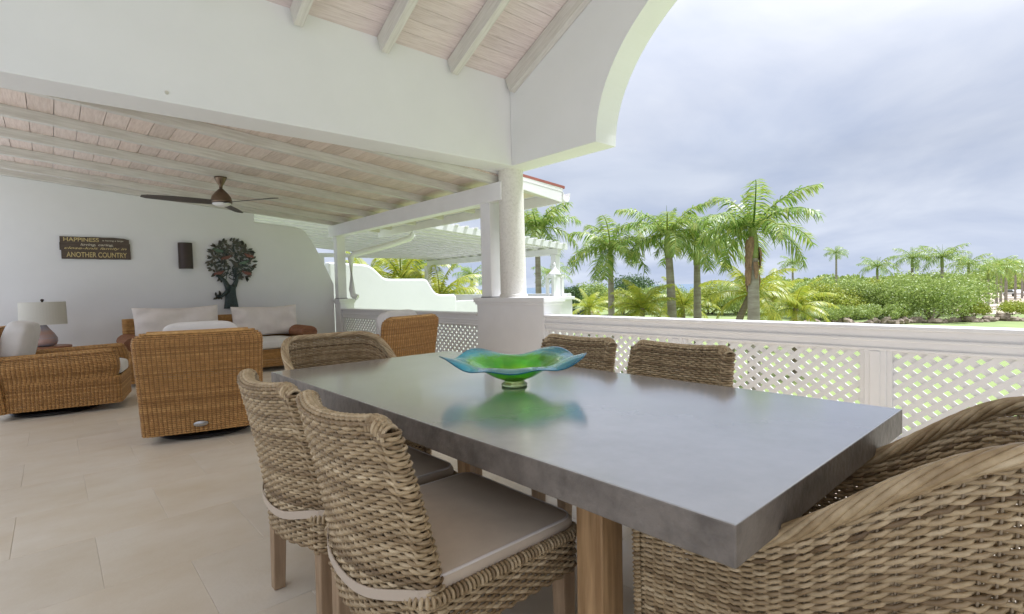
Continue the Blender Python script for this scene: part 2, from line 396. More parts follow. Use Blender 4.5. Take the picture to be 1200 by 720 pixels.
# dining ceiling
dc = MB()
for sgn in (1, -1):
    pts = []
    y_a, y_b = RIDGE_Y, RIDGE_Y+sgn*(YH1-RIDGE_Y)
    za, zb = ceilz(RIDGE_Y), ceilz(RIDGE_Y)-SL*(YH1-RIDGE_Y)
    V = [(FX0-.2, y_a, za+.03), (AX0-.003, y_a, za+.03), (AX0-.003, y_b, zb+.03), (FX0-.2, y_b, zb+.03)]
    dc.hexa(V+[(x, y, z+.12) for x, y, z in V])
dco = dc.build('dining_ceiling', 'red_roof')
tag(dco, 'steep whitewashed timber ceiling with exposed rafters above the dining area', 'ceiling')
ang = math.atan(SL)
pl_w = .145
pm = MB(); pm.box((FX0, -pl_w/2+.0015, 0), (AX0-.004, pl_w/2-.0015, .02)); pme = pm.mesh('plank', 'pink_plank')
nlen = int((YH1-RIDGE_Y)/math.cos(ang)/pl_w)
for sgn in (1, -1):
    for k in range(nlen):
        s_ = (k+.5)*pl_w
        o = bpy.data.objects.new('plank', pme); C.objects.link(o); o.parent = dco
        o.location = (0, RIDGE_Y+sgn*s_*math.cos(ang), ceilz(RIDGE_Y)-s_*math.sin(ang)+.003); o.rotation_euler = (-sgn*ang, 0, 0)
ln = (YH0-RIDGE_Y)/math.cos(ang)
rm = MB(); rm.box((-.04, -ln/2, -.18), (.04, ln/2, 0)); rme = rm.mesh('rafter', 'rafter_y')
for k in range(9):
    x = 4.058-.802*k
    for sgn in (1, -1):
        o = bpy.data.objects.new('rafter', rme); C.objects.link(o); o.parent = dco
        ym = RIDGE_Y+sgn*(YH0-RIDGE_Y)/2
        o.location = (x, ym, ceilz(YH0)+SL*(YH0-RIDGE_Y)/2-.002); o.rotation_euler = (-sgn*ang, 0, 0)
        b = o.modifiers.new('bevel', 'BEVEL'); b.width = .006; b.segments = 2
# pale paving added on the unseen open sides to bounce daylight indoors
pt = MB(); pt.box((-14, -14, -.5), (FX0-.301, 14, -.006)); pt.box((FX0-.3, -14, -.5), (4.45, FY0-.301, -.006)); struct(pt.build('bounce_floor', 'bounce_paving'), 'added pale paving, out of view, bouncing daylight into the veranda')
# header on the opposite side (mirror of the living side) with the end left open to let daylight in
b = MB(); b.box((FX0, 2*RIDGE_Y-YH1, HZ), (AX0-.002, 2*RIDGE_Y-YH0, 3.95)); o = b.build('header_wall', 'plaster'); tag(o, 'white plastered header wall over the open end behind the armchair', 'wall')

# living roof: rafters fall towards the garden
def rz(x): return 2.49+.088*(4.1-x)                     # underside of rafters
lsl = math.atan(.088)
lr = MB()
V = [(FX0, YH1-.02, rz(FX0)+.122), (5.32, YH1-.02, rz(5.32)+.122), (5.32, 10.25, rz(5.32)+.122), (FX0, 10.25, rz(FX0)+.122)]
lr.hexa(V+[(x, y, z+.05) for x, y, z in V])
lro = lr.build('living_roof', 'white_paint')
rc = MB(); V = [(FX0-.02, YH1+.001, rz(FX0)+.1725), (5.36, YH1-.025, rz(5.36)+.1725), (5.36, 10.28, rz(5.36)+.1725), (FX0-.02, 10.28, rz(FX0)+.1725)]; rc.hexa(V+[(x, y, z+.035) for x, y, z in V]); rc.build('roof_covering', 'red_roof', lro)
tag(lro, 'low pitched veranda roof with whitewashed plank underside, rafters and red covering', 'roof')
PW = .182
pm = MB(); pm.box((-PW/2+.0022, YH1+.002, 0), (PW/2-.0022, 10.2, .018)); pme2 = pm.mesh('plank', 'washed_plank')
x = FX0+PW/2
while x < 5.2:
    o = bpy.data.objects.new('plank', pme2); C.objects.link(o); o.parent = lro
    o.location = (x, 0, rz(x)+.10); o.rotation_euler = (0, lsl, 0); x += PW
LX = (5.1-FX0)
rm = MB(); rm.box((-LX/2, -.036, 0), (LX/2, .036, .10)); rme2 = rm.mesh('rafter', 'rafter_x')
for y in (4.955, 5.70, 6.60, 7.48, 8.39, 9.29, 9.795):
    o = bpy.data.objects.new('rafter', rme2); C.objects.link(o); o.parent = lro
    xm = (FX0+5.1)/2; o.location = (xm, y, rz(xm)); o.rotation_euler = (0, lsl, 0)
    b_ = o.modifiers.new('bevel', 'BEVEL'); b_.width = .006; b_.segments = 2
boxo('eave_beam', (4.1, YH1-.13, 2.27), (4.26, 9.98, 2.49), 'white_paint', lro, .006)
b = MB(); V = [(4.43, YH1-.017, rz(4.43)+.02), (5.30, YH1-.017, rz(5.3)-.02), (5.30, YH1+.0025, rz(5.3)-.02), (4.43, YH1+.0025, rz(4.43)+.02)]
V2 = [(4.43, YH1-.017, rz(4.43)+.119), (5.30, YH1-.017, rz(5.3)+.119), (5.30, YH1+.0025, rz(5.3)+.119), (4.43, YH1+.0025, rz(4.43)+.119)]
b.hexa(V+V2); b.build('barge_board', 'white_paint', lro)
boxo('fascia', (5.30, YH1, rz(5.3)-.03), (5.33, 10.25, rz(5.3)+.117), 'white_paint', lro)
g = MB(); prof = [(5.33, 2.50), (5.33, 2.40), (5.37, 2.375), (5.42, 2.375), (5.46, 2.41), (5.475, 2.50), (5.465, 2.50), (5.45, 2.415), (5.415, 2.387), (5.375, 2.387), (5.342, 2.405), (5.342, 2.50)]
g.prism(prof, 1, YH1-.02, 10.25); g.build('gutter', 'white_paint', lro)
g = MB(); pp = [(5.40, 9.0, 2.39), (5.40, 9.0, 2.30), (5.36, 9.02, 2.24), (5.05, 9.15, 2.12), (4.62, 9.40, 1.99), (4.40, 9.52, 1.93), (4.35, 9.55, 1.86), (4.35, 9.55, 1.25), (4.36, 9.52, 1.13), (4.42, 9.46, 1.09)]
g.tube(np.array(pp), .058, k=12, cap=True); g.build('downpipe', 'white_paint', lro, smooth=True)
# living back wall with curved shoulder
YW = 9.84
sh = [(FX0, -.002)] + [(4.12, -.002), (4.12, 1.36), (4.02, 1.58), (3.94, 1.76), (3.87, 1.90), (3.79, 2.06), (3.70, 2.22), (3.61, 2.344), (3.52, 2.40), (3.41, 2.427), (3.1, 2.452), (2.73, 2.476), (2.73, rz(2.73)+.02), (FX0, rz(FX0)+.02)]
lw = MB(); lw.prism(sh[::-1], 1, YW, YW+.22); lwo = lw.build('living_wall', 'plaster', bevel=.02)
tag(lwo, 'tall white plastered living area wall ending in a curved shoulder', 'wall')
# columns, pedestals, posts
pd = empty('column_pedestal', (4.265, 4.725, 0))
def pedestal(root, x0, x1, y0, y1, ztop, cap=.035):
    lx, ly, _ = root.location
    boxo('base', (x0-lx, y0-ly, 0), (x1-lx, y1-ly, ztop-.06), 'white_paint', root, .006)
    boxo('cap', (x0-cap-lx, y0-cap-ly, ztop-.06), (x1+cap-lx, y1+cap-ly, ztop), 'white_paint', root, .008)
    boxo('cap_moulding', (x0-cap*.5-lx, y0-cap*.5-ly, ztop-.09), (x1+cap*.5-lx, y1+cap*.5-ly, ztop-.0602), 'white_paint', root, .006)
pedestal(pd, 4.13, 4.42, 4.12, 5.34, 1.087)
tag(pd, 'long boxy white pedestal carrying the round column and a square post', 'pedestal')
cm = MB(); cm.lathe([(.172, 1.085), (.172, 1.12), (.160, 1.13), (.158, 1.6), (.152, 2.4), (.150, 2.65)], 40, (4.27, 4.78, 0))
cmo = cm.build('round_column', 'coral_stone', smooth=True); tag(cmo, 'round textured coral stone column under the arch corner', 'column')
mo = cmo.modifiers.new('es', 'EDGE_SPLIT'); mo.split_angle = R(40)
sp_ = empty('square_post', (4.21, 5.12, 1.085))
boxo('shaft', (-.09, -.095, 0), (.09, .095, 1.19), 'white_paint', sp_, .006); boxo('foot_plate', (-.1, -.105, 0), (.1, .105, .012), 'black_metal', sp_, .002)
tag(sp_, 'square white timber post beside the round column', 'post', 'square veranda posts')
for (y_, lb_) in ((4.74, 'square white post carrying the house end of the header wall'), (2*RIDGE_Y-4.74, 'square white post carrying the rear header wall')):
    q_ = empty('square_post', (FX0+.14, y_, 0)); boxo('shaft', (-.13, -.13, 0), (.13, .13, HZ-.001), 'white_paint', q_, .006); boxo('plinth', (-.17, -.17, .0005), (.17, .17, .12), 'white_paint', q_, .006); tag(q_, lb_, 'post')
pd2 = empty('corner_pedestal', (4.24, 9.72, 0)); pedestal(pd2, 4.12, 4.40, 9.58, 9.838, 1.075, .03); tag(pd2, 'small white pedestal at the curved wall under the far post', 'pedestal')
sp2 = empty('square_post', (4.22, 9.76, 1.073)); boxo('shaft', (-.085, -.075, 0), (.085, .075, 1.2), 'white_paint', sp2, .006); boxo('foot_plate', (-.095, -.085, 0), (.095, .085, .012), 'black_metal', sp2, .002)
tag(sp2, 'square white timber post beside the white downpipe', 'post', 'square veranda posts')

# ------------------------------------------------------------------ balustrades with diagonal lattice
def balustrade(name, label, y0, y1, posts, X=4.15):
    root = empty(name, (X, y0, 0)); tag(root, label, 'balustrade')
    def bx(n, lo, hi, bev=.004): return boxo(n, (lo[0]-X, lo[1]-y0, lo[2]), (hi[0]-X, hi[1]-y0, hi[2]), 'white_paint', root, bev)
    bx('top_rail', (X-.035, y0, .862), (X+.125, y1, .890), .006)
    bx('frieze', (X, y0, .725), (X+.09, y1, .8615))
    bx('frieze_bead', (X-.014, y0, .785), (X+.0002, y1, .805), .005)
    bx('lower_bead', (X-.010, y0, .722), (X+.0002, y1, .738), .004)
    bx('bottom_rail', (X+.005, y0, .06), (X+.085, y1, .125))
    edges = [y0]
    for p in posts:
        q = bx('post', (X-.004, p-.062, 0), (X+.094, p+.062, .7245)); edges += [p-.062, p+.062]
        bx('post_fillet', (X-.012, p-.030, .02), (X-.0042, p+.030, .715), .003)
    edges.append(y1)
    for k in range(0, len(edges), 2):
        a, b = edges[k], edges[k+1]; zb, zt = .118, .73
        fr = MB(); o_ = [(a-y0, .1252), (b-y0, .1252), (b-y0, .7248), (a-y0, .7248)]; i_ = [(a+.028-y0, .138), (b-.028-y0, .138), (b-.028-y0, .712), (a+.028-y0, .712)]
        fr.add([(xx, *p_) for xx in (.012, .078) for p_ in o_+i_], [f_ for k_ in range(4) for k2 in [(k_+1) % 4] for f_ in ((k_, 4+k_, 4+k2, k2), (8+k_, 8+k2, 12+k2, 12+k_), (k_, k2, 8+k2, 8+k_), (4+k_, 12+k_, 12+k2, 4+k2))])
        pan = fr.build('lattice_panel', 'white_paint', root)
        P = .103; wv = .0175; K = 1.2; hh = (zt-zb)*K
        a2, b2 = a+.01, b-.01
        for dr in (1, -1):
            xo = .050 if dr > 0 else .0395
            c0 = a2-hh if dr > 0 else a2
            nS = int((b2-a2+hh)/P)+1
            for i in range(nS):
                s = c0+P*(i+.5)
                # line: y = s + dr*(z-zb)*1.13
                pts = []
                z0_, z1_ = zb, zt
                def Yz(z): return s+dr*(z-zb)*K
                lo_, hi_ = (a2, b2)
                if dr > 0: z0_ = max(zb, zb+(lo_-s)/K); z1_ = min(zt, zb+(hi_-s)/K)
                else: z0_ = max(zb, zb+(s-hi_)/K); z1_ = min(zt, zb+(s-lo_)/K)
                if z1_-z0_ < .02: continue
                ya, yb = Yz(z0_)-y0, Yz(z1_)-y0
                n_ = np.array([0, -dr, K])/math.hypot(1, K)*wv
                m_ = MB()
                q = [np.array([xo, ya, z0_])-n_, np.array([xo, ya, z0_])+n_, np.array([xo, yb, z1_])+n_, np.array([xo, yb, z1_])-n_]
                m_.hexa([tuple(p_) for p_ in q]+[tuple(p_+np.array([.0095, 0, 0])) for p_ in q])
                so_ = m_.build('slat', 'white_paint', pan)
    return root
balustrade('balustrade', 'white balustrade with diagonal lattice panels between dining table and lawn', -2.4, 4.12, [-1.97, -.48, .99, 2.485])
balustrade('balustrade', 'white lattice balustrade along the living area beside the lounge chairs', 5.342, 9.578, [6.75, 8.16])
# ledge outside and terrace base
boxo('terrace_base', (FX0-.3, FY0-.3, -3.3), (4.43, FY1+.4, -.505), 'plaster'); tag(bpy.data.objects['terrace_base'], 'white rendered base storey under the veranda', 'building')

# ------------------------------------------------------------------ dining table
T0, T1, TY0, TY1, TZ, TB = .868, 2.033, .41, 2.949, .78, .701
tb = empty('dining_table', ((T0+T1)/2, (TY0+TY1)/2, 0)); tag(tb, 'long dining table with thick grey polished concrete top and timber legs', 'table')
cx, cy = (T0+T1)/2, (TY0+TY1)/2
tt = MB(); tt.box((T0-cx, TY0-cy, TB), (T1-cx, TY1-cy, TZ))
tto = tt.build('table_top', 'concrete_side', tb, bevel=.0035)
tto.data.materials.append(MATS['concrete_top'])
for p in tto.data.polygons:
    if p.normal.z > .9: p.material_index = 1
for sx in (0, 1):
    for sy in (0, 1):
        x0 = (1.05 if sx == 0 else 1.75)-cx; y0 = (.85 if sy == 0 else 2.42)-cy
        g = MB(); w_ = .09
        ox, oy = (-.02 if sx == 0 else .02), (-.01 if sy == 0 else .01)
        g.hexa([(x0+ox, y0+oy, 0), (x0+w_+ox, y0+oy, 0), (x0+w_+ox, y0+w_+oy, 0), (x0+ox, y0+w_+oy, 0), (x0, y0, TB-.001), (x0+w_, y0, TB-.001), (x0+w_, y0+w_, TB-.001), (x0, y0+w_, TB-.001)])
        lg = g.build('leg', 'table_leg', tb, bevel=.005)
for y_ in (.895, 2.465): boxo('cross_beam', (1.141-cx, y_-.035-cy, .60), (1.749-cx, y_+.035-cy, .7), 'dark_wood', tb, .003)
boxo('stretcher', (1.42-cx, .9305-cy, .61), (1.49-cx, 2.4295-cy, .69), 'dark_wood', tb, .003)

# ------------------------------------------------------------------ weaving
def resample(P, n, closed):
    P = np.asarray(P, float)
    Q = np.vstack([P, P[:1]]) if closed else P
    s = np.concatenate([[0], np.cumsum(np.linalg.norm(np.diff(Q, axis=0), axis=1))])
    t = np.linspace(0, s[-1], n, endpoint=not closed)
    return np.stack([np.interp(t, s, Q[:, i]) for i in range(Q.shape[1])], 1), s[-1]
def weave(mb, rows, nst, r, amp, per=4, closed=True, k=4, flat=.8, jit=.0006, pre=False, alt=True, stakes=None):
    """rows: list of polylines (n,3) with the outward normal given by the horizontal perpendicular"""
    cols = []
    if closed:                                            # one set of sampling positions for all rows keeps the columns in line
        rf = np.asarray(rows[len(rows)//2]); rq = np.vstack([rf, rf[:1]])
        rs = np.concatenate([[0], np.cumsum(np.linalg.norm(np.diff(rq, axis=0), axis=1))])
        ridx = np.interp(np.linspace(0, rs[-1], nst*per, endpoint=False), rs, np.arange(len(rq)))
    for j, P in enumerate(rows):
        n = nst*per
        if pre: Q = P.copy()
        elif closed:
            pq = np.vstack([P, P[:1]]); Q = np.stack([np.interp(ridx, np.arange(len(pq)), pq[:, c]) for c in range(3)], 1)
        else: Q = resample(P, n+1, False)[0]
        T = (np.roll(Q, -1, 0)-np.roll(Q, 1, 0)) if closed else np.gradient(Q, axis=0)
        T /= np.linalg.norm(T, axis=1)[:, None]+1e-9
        Nn = np.cross(T, np.array([0, 0, 1.])); Nn /= np.linalg.norm(Nn, axis=1)[:, None]+1e-9
        ph = np.arange(len(Q))*np.pi/per+(np.pi*j if alt else 0)
        if stakes is not None: cols.append((Q+Nn*.0015)[per::2*per])
        Q = Q+Nn*(amp*np.cos(ph))[:, None]+rng.normal(0, jit, Q.shape)
        mb.tube(Q, r*rng.uniform(.88, 1.08), Nn, k=k, closed=closed, flat=flat)
    if stakes is not None:
        for q in range(len(cols[0])): stakes.tube(np.array([c_[q] for c_ in cols])[::2], .0036, k=4)
def loop_around(cl, t, nend=6):
    """closed loop around an open 3D centre line, offset t/2 on both sides, rounded ends"""
    cl = np.asarray(cl, float); T = np.gradient(cl, axis=0); T[:, 2] = 0; T /= np.linalg.norm(T, axis=1)[:, None]
    Nn = np.stack([T[:, 1], -T[:, 0], 0*T[:, 0]], 1)
    A = cl+Nn*t/2; B = cl-Nn*t/2
    a = np.linspace(0, np.pi, nend+2)[1:-1]
    e1 = cl[-1]+(np.cos(a)[:, None]*Nn[-1]+np.sin(a)[:, None]*T[-1])*t/2
    e0 = cl[0]+(-np.cos(a)[:, None]*Nn[0]-np.sin(a)[:, None]*T[0])*t/2
    return np.vstack([A, e1, B[::-1], e0])
def rrect(x0, x1, y0, y1, r, z, n=6):
    P = []
    for cx_, cy_, a0 in ((x1-r, y0+r, -90), (x1-r, y1-r, 0), (x0+r, y1-r, 90), (x0+r, y0+r, 180)):
        for a in np.linspace(a0, a0+90, n): P.append((cx_+r*math.cos(R(a)), cy_+r*math.sin(R(a)), z))
    return np.array(P)

# -------------------------------------------------- wicker side chair (faces local +x)
def side_chair():
    root = empty('dining_chair')
    def back_pt(u, v):
        au = np.abs(u)
        zt = .884+.018*u*u-.026*np.clip((au-.86)/.14, 0, 1)**2
        x = -.285-.085*v**1.5+(.085-.030*v)*u*u
        y = u*(.268-.020*v)
        z = .335+v*(zt-.335)
        return np.stack([x, y, z], -1)
    us = np.linspace(-1, 1, 30)
    mb = MB(); rows = []
    NR = 54
    for j in range(NR):
        v = (j+.5)/NR
        t = .05
        cl = back_pt(us, v); rows.append(loop_around(cl, t))
    weave(mb, rows, 50, .0058, .0046, per=4, k=5)
    # crest: strands wrapped over the top edge
    cl = back_pt(np.linspace(-1.02, 1.02, 120), 1.0); T = np.gradient(cl, axis=0); T[:, 2] = 0; T /= np.linalg.norm(T, axis=1)[:, None]
    Nn = np.stack([T[:, 1], -T[:, 0], 0*T[:, 0]], 1)
    q, _ = resample(np.hstack([cl, Nn]), 64, False)
    for off, dz in ((-.023, -.004), (-.015, .004), (-.006, .008), (.004, .009), (.013, .005), (.022, -.003)):
        ph = np.linspace(0, 50*np.pi, 120); mb.tube(cl+Nn*(off+.003*np.cos(ph+off*300))[:, None]+np.array([0, 0, dz]), .0058, k=5)
    a = np.linspace(-.35, np.pi+.35, 9)
    for i in list(range(6))+list(range(58, 64)):
        c_, n_ = q[i, :3], q[i, 3:]
        sk = rng.uniform(-.004, .004)
        P = c_+np.outer(np.cos(a), n_)*.0285+np.outer(np.sin(a), [0, 0, 1])*.021+np.outer(a-np.pi/2, [sk, sk*2, 0])*.3-np.array([0, 0, .012])
        mb.tube(P, .0056, np.outer(np.cos(a), n_)+np.outer(np.sin(a), [0, 0, 1]), k=5)
    # ribs wrapped round both side edges near the top
    st = MB()
    for u in np.linspace(-.97, .97, 22):
        for side in (-1, 1):
            vv = np.linspace(0, 1, 12); P = back_pt(np.full(12, u), vv); P[:, 0] += side*.024
            st.tube(P, .0030, k=4)
    b = mb.build('backrest', 'kubu', root, smooth=True); st.build('stake', 'kubu_stake', b, smooth=True)
    # seat frame
    mb = MB(); rows = []
    for j in range(11):
        z = .338+.0100*j; rows.append(rrect(-.262, .30, -.285, .285, .04, z))
    weave(mb, rows, 90, .0058, .0046, per=4, k=5)
    edge = rrect(-.262, .30, -.285, .285, .04, .449); q, ln_ = resample(edge, 170, True)
    T = np.roll(q, -1, 0)-np.roll(q, 1, 0); T /= np.linalg.norm(T, axis=1)[:, None]; Nn = np.cross(T, [0, 0, 1.])
    a = np.linspace(-.6, np.pi*.75, 6)
    for i in range(len(q)):
        P = q[i]+np.outer(np.cos(a), Nn[i])*.013+np.outer(np.sin(a), [0, 0, 1])*.013
        mb.tube(P, .0058, np.outer(np.cos(a), Nn[i])+np.outer(np.sin(a), [0, 0, 1]), k=4)
    for s in (-.0, .0): pass
    mb.build('seat_base', 'kubu', root, smooth=True)
    boxo('seat_deck', (-.255, -.275, .40), (.292, .275, .447), 'kubu_stake', root, .01)
    cu = MB(); pillow(cu, (.03, 0, .476), (.54, .555, .062), pw=16, nu=64, nv=20, puff=.12, wrinkle=.03, seed=3)
    cuo = cu.build('seat_cushion', 'taupe_fabric', root, smooth=True)
    pp = MB(); pp.tube(rrect(-.234, .294, -.271, .271, .05, .494), .0045, k=6, closed=True); pp.build('piping', 'cream_fabric', cuo, smooth=True)
    # tie strap round the back
    uu = np.linspace(-1, 1, 36); rear = np.array([back_pt(np.array([u_]), .235-.045*(1-u_*u_)+.012*math.sin(5*u_))[0] for u_ in uu])
    Tt = np.gradient(rear, axis=0); Tt[:, 2] = 0; Tt /= np.linalg.norm(Tt, axis=1)[:, None]
    rear = rear-np.stack([Tt[:, 1], -Tt[:, 0], 0*Tt[:, 0]], 1)*.0385
    sm = np.vstack([[(-.215, -.272, .478), (-.20, -.302, .470)], rear, [(-.20, .302, .470), (-.215, .272, .478)]])
    for _ in range(2): sm[1:-1] = (sm[:-2]+sm[1:-1]*2+sm[2:])/4
    T = np.gradient(sm, axis=0); T /= np.linalg.norm(T, axis=1)[:, None]; nn = np.cross(T, [0, 0, 1.]); nn /= np.linalg.norm(nn, axis=1)[:, None]
    sb = MB(); wv_ = .0135
    V = np.stack([sm-[0, 0, wv_], sm+[0, 0, wv_], sm+[0, 0, wv_]-nn*.003, sm-[0, 0, wv_]-nn*.003], 1).reshape(-1, 3)
    Q = []
    for i in range(len(sm)-1):
        for j in range(4): Q.append((i*4+j, i*4+(j+1) % 4, (i+1)*4+(j+1) % 4, (i+1)*4+j))
    sb.add(V, Q); sb.build('strap', 'strap_fabric', root)
    for sx in (-1, 1):
        for sy in (-1, 1):
            x0 = (-.255 if sx < 0 else .24); y0 = sy*.245-.027; w_ = .056; t_ = .006
            ox = -.012 if sx < 0 else .004
            g = MB(); g.hexa([(x0+t_+ox, y0+t_, 0), (x0+w_-t_+ox, y0+t_, 0), (x0+w_-t_+ox, y0+w_-t_, 0), (x0+t_+ox, y0+w_-t_, 0), (x0, y0, .40), (x0+w_, y0, .40), (x0+w_, y0+w_, .40), (x0, y0+w_, .40)])
            g.build('leg', 'chair_leg', root, bevel=.004)
    return root
GD = 'wicker dining chairs along the concrete table'
sc = side_chair()
spots = [((.885, 1.335), 0, 'grey wicker dining chair on the room side of the table, beside the end armchair'),
         ((.885, 1.965), 0, 'grey wicker dining chair on the room side of the table, near the swivel lounge chairs'),
         ((1.985, 1.36), math.pi, 'grey wicker dining chair backing onto the lattice balustrade, near the table corner'),
         ((1.985, 2.02), math.pi, 'grey wicker dining chair backing onto the lattice balustrade, behind the glass bowl')]
for i, (p, rzz, lb) in enumerate(spots):
    o = sc if i == 0 else copy_tree(sc)
    o.location = (p[0], p[1], .001); o.rotation_euler = (0, 0, rzz); tag(o, lb, 'chair', GD)

# -------------------------------------------------- wicker tub armchair (faces local +x)
def tub_chair():
    root = empty('tub_armchair')
    hw_ = .325
    def plan(n=90):
        P = [(x, -hw_) for x in np.linspace(.33, -.08, 16)]
        for a in np.linspace(0, math.pi, 40)[1:-1]:
            P.append((-.08-.285*math.sin(a)**.85, -hw_*math.copysign(abs(math.cos(a))**.72, math.cos(a))))
        P += [(x, hw_) for x in np.linspace(-.08, .33, 16)]
        q, _ = resample(np.array(P), n, False); return q
    pl = plan(68*4+1)
    # front corners turn in a little
    def rim(x):
        t = np.clip((.10-x)/.43, 0, 1); return .655+.255*(t*t*(3-2*t))
    rz_ = rim(pl[:, 0]); z0 = .17
    mb = MB(); rows = []; NR = 80
    for j in range(NR):
        v = (j+.5)/NR
        zz = z0+(rz_-z0)*v
        fl_ = 1+.05*v
        P = np.stack([pl[:, 0]*1.0-.035*v*np.clip(-pl[:, 0]*3, 0, 1), pl[:, 1]*(1+.03*v), zz], 1)
        rows.append(P)
    weave(mb, rows, 68, .0052, .0054, per=4, closed=False, k=5, jit=.0007, pre=True)
    b = mb.build('woven_shell', 'kubu', root, smooth=True)
    st = MB()
    topP = np.stack([pl[:, 0]-.035*np.clip(-pl[:, 0]*3, 0, 1), pl[:, 1]*1.03, rz_], 1); botP = np.stack([pl[:, 0], pl[:, 1], np.full(len(pl), z0-.01)], 1)
    for i in range(0, len(pl), 4):
        st.tube(np.linspace(botP[i], topP[i], 6), .0025, k=4)
    st.build('stake', 'kubu_stake', b, smooth=True)
    # braided rim
    br = MB(); q, ln_ = resample(topP, 320, False)
    T = np.gradient(q, axis=0); T /= np.linalg.norm(T, axis=1)[:, None]
    Nn = np.cross(T, [0, 0, 1.]); Nn /= np.linalg.norm(Nn, axis=1)[:, None]; Bn = np.cross(Nn, T)
    s = np.linspace(0, 1, len(q))
    for k_ in range(8):
        ph = 2*np.pi*(k_/8)+s*2*np.pi*5.5
        P = q+Nn*(np.cos(ph)*.0165)[:, None]+Bn*(np.sin(ph)*.0125)[:, None]
        br.tube(P, .0068, Nn, k=6)
    br.build('braided_rim', 'kubu', root, smooth=True)
    # wrapped front edges
    for sy in (-1, 1):
        fe = MB()
        zz = np.linspace(z0-.02, .655, 44)
        for z in zz:
            a = np.linspace(-2.4, 2.4, 7)
            P = np.stack([.332+.012*np.cos(a), sy*hw_*(1+.03*(z-z0)/.5)+.014*np.sin(a), np.full(7, z)+.004*a], 1)
            fe.tube(P, .0062, k=4)
        fe.build('front_edge', 'kubu', root, smooth=True)
    # lower rail weave at the front, seat, cushion
    sb = MB(); rows = [np.array([(.31, -.30, z), (.325, 0, z), (.31, .30, z)]) for z in np.arange(.20, .37, .0125)]
    weave(sb, rows, 22, .0065, .004, per=4, closed=False, k=5); sb.build('seat_front', 'kubu', root, smooth=True)
    boxo('seat_deck', (-.24, -.30, .33), (.31, .30, .37), 'kubu_stake', root, .02)
    cu = MB(); pillow(cu, (.045, 0, .42), (.55, .59, .09), pw=9, nu=56, nv=20, puff=.12, wrinkle=.03, seed=5); cu.build('seat_cushion', 'taupe_fabric', root, smooth=True)
    for sx in (-.23, .29):
        for sy in (-1, 1):
            g = MB(); g.hexa([(sx-.018, sy*.27-.018, 0), (sx+.018, sy*.27-.018, 0), (sx+.018, sy*.27+.018, 0), (sx-.018, sy*.27+.018, 0), (sx-.025, sy*.27-.025, .34), (sx+.025, sy*.27-.025, .34), (sx+.025, sy*.27+.025, .34), (sx-.025, sy*.27+.025, .34)])
            g.build('leg', 'dark_wood', root, bevel=.003)
    return root
tc0 = tub_chair(); tc0.location = (1.405, .42, .001); tc0.rotation_euler = (0, 0, math.pi/2)
tag(tc0, 'wicker tub armchair with braided rim tucked under the table corner by the balustrade', 'armchair', 'wicker tub armchairs at the table ends')
tc1 = copy_tree(tc0); tc1.location = (1.36, 3.03, .001); tc1.rotation_euler = (0, 0, -math.pi/2)
tag(tc1, 'wicker tub armchair at the table end towards the living area', 'armchair', 'wicker tub armchairs at the table ends')

# -------------------------------------------------- art glass bowl
def bowl():
    root = empty('glass_bowl', (1.475, 1.66, TZ)); tag(root, 'wavy rimmed art glass bowl, green centre and turquoise rim, on the table', 'bowl')
    nu, nv = 120, 40
    def surf(inner):
        V = []
        for i in range(nu):
            a = 2*math.pi*i/nu
            for j in range(nv):
                t = j/(nv-1)
                r = .038+.267*t
                base = float(np.interp(r, [.038, .09, .14, .19, .225, .265, .305], [.022, .043, .072, .099, .109, .112, .112]))
                w = max(0, (t-.45)/.55)**1.5
                wave = math.cos(5*(a-R(84)))*(1-1.3*math.exp(-((((a-R(228)+math.pi) % (2*math.pi))-math.pi)/.45)**2))
                z = base+.006*w+w*.019*wave+w*.008*math.cos(2*(a-R(138)))-w*.006*math.exp(-((((a-R(228)+math.pi) % (2*math.pi))-math.pi)/.6)**2)
                rr = r*(1+.045*w*math.cos(5*(a-R(84))+.6))
                th = .0045*(1-.4*t)
                V.append((rr*math.cos(a), rr*math.sin(a), z+(th if inner else 0)))
        return V
    b = MB(); V = surf(True); V2 = surf(False)
    b.v.append(np.array(V+V2)); o0 = 0; n = nu*nv
    for i in range(nu):
        i2 = (i+1) % nu
        for j in range(nv-1):
            b.f.append([i*nv+j, i2*nv+j, i2*nv+j+1, i*nv+j+1]); b.f.append([n+i*nv+j, n+i*nv+j+1, n+i2*nv+j+1, n+i2*nv+j])
        b.f.append([i*nv+nv-1, i2*nv+nv-1, n+i2*nv+nv-1, n+i*nv+nv-1])
    b.f.append([i*nv for i in range(nu)][::-1]); b.f.append([n+i*nv for i in range(nu)])
    b.n = 2*n
    b.build('dish', 'art_glass', root, smooth=True).data.flip_normals()
    f = MB(); f.lathe([(.050, 0.0005), (.056, .003), (.056, .010), (.044, .020), (.036, .0265)], 40); f.build('foot', 'clear_glass', root, smooth=True)
bowl()

